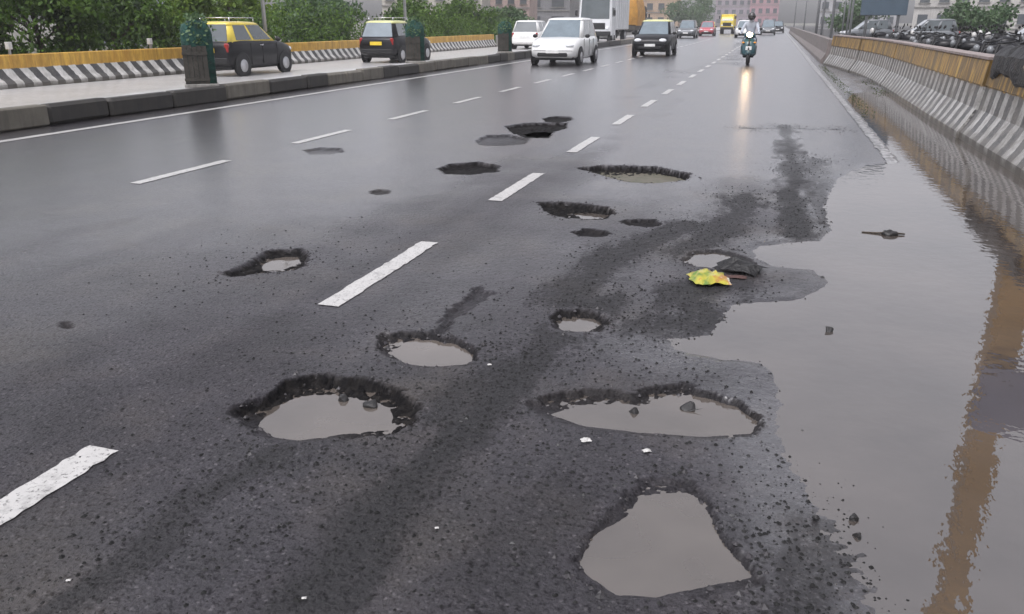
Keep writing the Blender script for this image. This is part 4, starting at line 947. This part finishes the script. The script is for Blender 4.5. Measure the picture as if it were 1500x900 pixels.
crumple('plastic_bag', M_TARP, 'crumpled black plastic bag behind the yellow packet', (-.08, 4.93, .0), (.13, .10, .07), 8, -.3, 'plastic bag')
crumple('litter_packet', plain('wet_brown_rag', (.07, .035, .03), .6), 'flat dark reddish rag beside the yellow packet', (-.09, 4.77, .002), (.06, .03, .010), 12, .1)
for c, s, lab in [((-.508, 2.567, .003), .018, 'white scrap of litter in front of the wide pothole, left one'), ((-.292, 2.556, .003), .014, 'white scrap of litter in front of the wide pothole, right one'), ((-.813, 1.918, .003), .006, 'tiny white chip on dark asphalt left of the triangular pothole'), ((-1.657, 1.411, .003), .006, 'tiny white chip at the bottom left corner'), ((-1.023, 1.529, .003), .006, 'tiny white chip at the bottom edge of the picture'), ((-1.05, 3.12, .002), .009, 'tiny pale chip right of the oval pothole')]:
    crumple('paper_scrap', M_WBIT, lab, c, (s, s*.7, s*.6), int(s*1e4), .5, 'litter')
def angular(name, mat, c, d, seed):
    g = np.random.default_rng(seed); import bmesh
    p = g.normal(size=(16, 3)); p /= np.linalg.norm(p, axis=1)[:, None]; p *= g.uniform(.75, 1.2, (16, 1)); p *= np.array(d)*1.1
    bm = bmesh.new()
    for q in p: bm.verts.new(q)
    r = bmesh.ops.convex_hull(bm, input=bm.verts); bmesh.ops.delete(bm, geom=[v for v in bm.verts if not v.link_faces], context='VERTS')
    bmesh.ops.bevel(bm, geom=list(bm.edges), offset=min(d)*.12, segments=1, affect='EDGES')
    me = bpy.data.meshes.new(name); bm.to_mesh(me); bm.free(); me.materials.append(mat); o = bpy.data.objects.new(name, me); o.location = c; return link(o)
for c, d, lab in [((-.193, 3.0, -.026), (.038, .032, .034), 'dark rounded lump sticking out of the wide pothole water'), ((-.395, 2.90, -.026), (.022, .02, .022), 'smaller dark lump at the far edge of the wide pothole'),
                  ((.38, 4.013, -.009), (.022, .02, .026), 'single dark stone standing alone in the big puddle'), ((.358, 2.34, -.006), (.017, .016, .016), 'upper dark pebble of the pair near the puddle edge'), ((.365, 2.248, -.006), (.016, .014, .014), 'lower dark pebble of the pair near the puddle edge'),
                  ((.392, 4.94, -.008), (.014, .012, .012), 'small dark stone at the far lobe of the puddle'), ((-1.542, 2.72, -.048), (.026, .02, .022), 'dark chunk on the far wall of the large left pothole, left one'), ((-1.41, 2.70, -.048), (.034, .024, .024), 'dark chunk on the far wall of the large left pothole, right one'),
                  ((.25, 2.30, 0), (.010, .010, .008), 'tiny dark pebble left of the pebble pair')]:
    tag(angular('stone', M_STONE, c, d, int(c[1]*100)), lab, 'stone')
e = tag(empty('floating_twig', (.892, 6.177, PUD_Z)), 'dark twig with a clump of leaves afloat in the puddle', 'twig')
MB().tube([(-.18, .01, .004), (-.08, 0, .006), (.0, 0, .012), (.1, .01, .008)], [.004, .006, .009, .006], 6).build('stem', M_BARK, e); lump('leaf_clump', M_STONE, (0, 0, .008), (.055, .05, .022), .25, 3, 16, 8, e)

# loose grit round the holes, past counting
def grit(n, seed, pz=None, smin=.0025, smax=.0075):
    g = np.random.default_rng(seed); P = []
    src = [(np.array(h[2]).mean(0), .55) for h in HOLES[:6] for _ in range(2)]+[(np.array(p), .25) for tr in TRACKS for p in tr[0]]+[(np.array((.15, 2.0)), .35)]*3+[(np.array((.45, 7.0)), .5)]*2
    k = g.integers(0, len(src), n); c = np.array([src[i][0] for i in k]); s = np.array([src[i][1] for i in k])
    p = c+g.normal(size=(n, 2))*s[:, None]*np.array([.7, 1.0]); p = p[(p[:, 0] > -5.2) & (p[:, 0] < 1.2) & (p[:, 1] > 1.1) & (p[:, 1] < 13)]
    z, _, _, ix, _, _ = surface(p[:, 0], p[:, 1]); ok = (ix < 0) & (z > PUD_Z-.004); p, z = p[ok], z[ok]
    if pz is not None: p, z = pz
    n = len(p)
    base = np.array([(1, 0, 0), (.3, .9, 0), (-.8, .6, 0), (-.8, -.6, 0), (.3, -.9, 0), (0, 0, .8), (0, 0, -.4)])
    sz = smin+smax*g.random(n)**3.2; ang = g.uniform(0, 6.28, n); q = base[None]*(sz[:, None, None]*g.uniform(.7, 1.2, (n, 7, 1)))
    ca, sa = np.cos(ang)[:, None], np.sin(ang)[:, None]; X_ = q[..., 0]*ca-q[..., 1]*sa+p[:, :1]; Y_ = q[..., 0]*sa+q[..., 1]*ca+p[:, 1:2]; Z_ = q[..., 2]+z[:, None]
    fb = np.array([(0, 1, 5), (1, 2, 5), (2, 3, 5), (3, 4, 5), (4, 0, 5), (1, 0, 6), (2, 1, 6), (3, 2, 6), (4, 3, 6), (0, 4, 6)])
    return np.dstack([X_, Y_, Z_]).reshape(-1, 3), (fb[None]+np.arange(n)[:, None, None]*7).reshape(-1, 3)
def rubble(n, seed):
    g = np.random.default_rng(seed); P = []
    for nm, w, rim, wat, lab in HOLES[:6]+[HOLES[10], HOLES[11], HOLES[17]]:
        r = np.array(rim); k = g.integers(0, len(r), n); u = g.random((n, 1)); e = r[k]*(1-u)+r[(k+1) % len(r)]*u; P.append(e+g.normal(size=(n, 2))*.05)
    p = np.vstack(P); z, _, _, ix, _, _ = surface(p[:, 0], p[:, 1]); ws = np.array([-h[1] if h[3] else -1 for h in HOLES]+[-1.0]); ok = (z > ws[ix]-.004) & (z > -.06); return p[ok], z[ok]
v, f = grit(14000, 4)
t = NT('loose_grit'); vn = t.n('ShaderNodeTexWhiteNoise'); rp = t.n('ShaderNodeVectorMath'); rp.operation = 'SNAP'; rp.inputs[1].default_value = (.03, .03, 1); t.l(t.pos(), rp.inputs[0]); t.l(rp.outputs[0], vn.inputs['Vector'])
t.set(Base_Color=t.ramp(vn.outputs['Value'], [(.0, .008), (.8, .018), (.96, .035), (1, .09)]), Roughness=.7, Specular_IOR_Level=.25)
v2, f2 = grit(100, 9, rubble(110, 12), .003, .013)
tag(link(bpy.data.objects.new('asphalt_rubble', grid_mesh('asphalt_rubble', v2, f2, M_RUB, None, False))), 'broken dark asphalt crumbs along the pothole rims', 'rubble', kind='stuff')
tag(link(bpy.data.objects.new('loose_grit', grid_mesh('loose_grit', v, f, t.m, None, False))), 'loose dark grit scattered round the potholes', 'grit', kind='stuff')

# ---------------------------------------------------------------- rain haze
hz = MB().box((0, 215, 20), (300, 480, 46)).build('haze', bpy.data.materials.new('rain_haze')); tag(hz, 'pale rain haze over the far road', 'haze', kind='stuff')
hm = hz.data.materials[0]; hm.use_nodes = True; ht = hm.node_tree; ht.nodes.clear()
ho = ht.nodes.new('ShaderNodeOutputMaterial'); pv = ht.nodes.new('ShaderNodeVolumePrincipled'); pv.inputs['Color'].default_value = (.97, .97, .98, 1); pv.inputs['Density'].default_value = .0009; pv.inputs['Anisotropy'].default_value = .2
ht.links.new(pv.outputs[0], ho.inputs['Volume'])
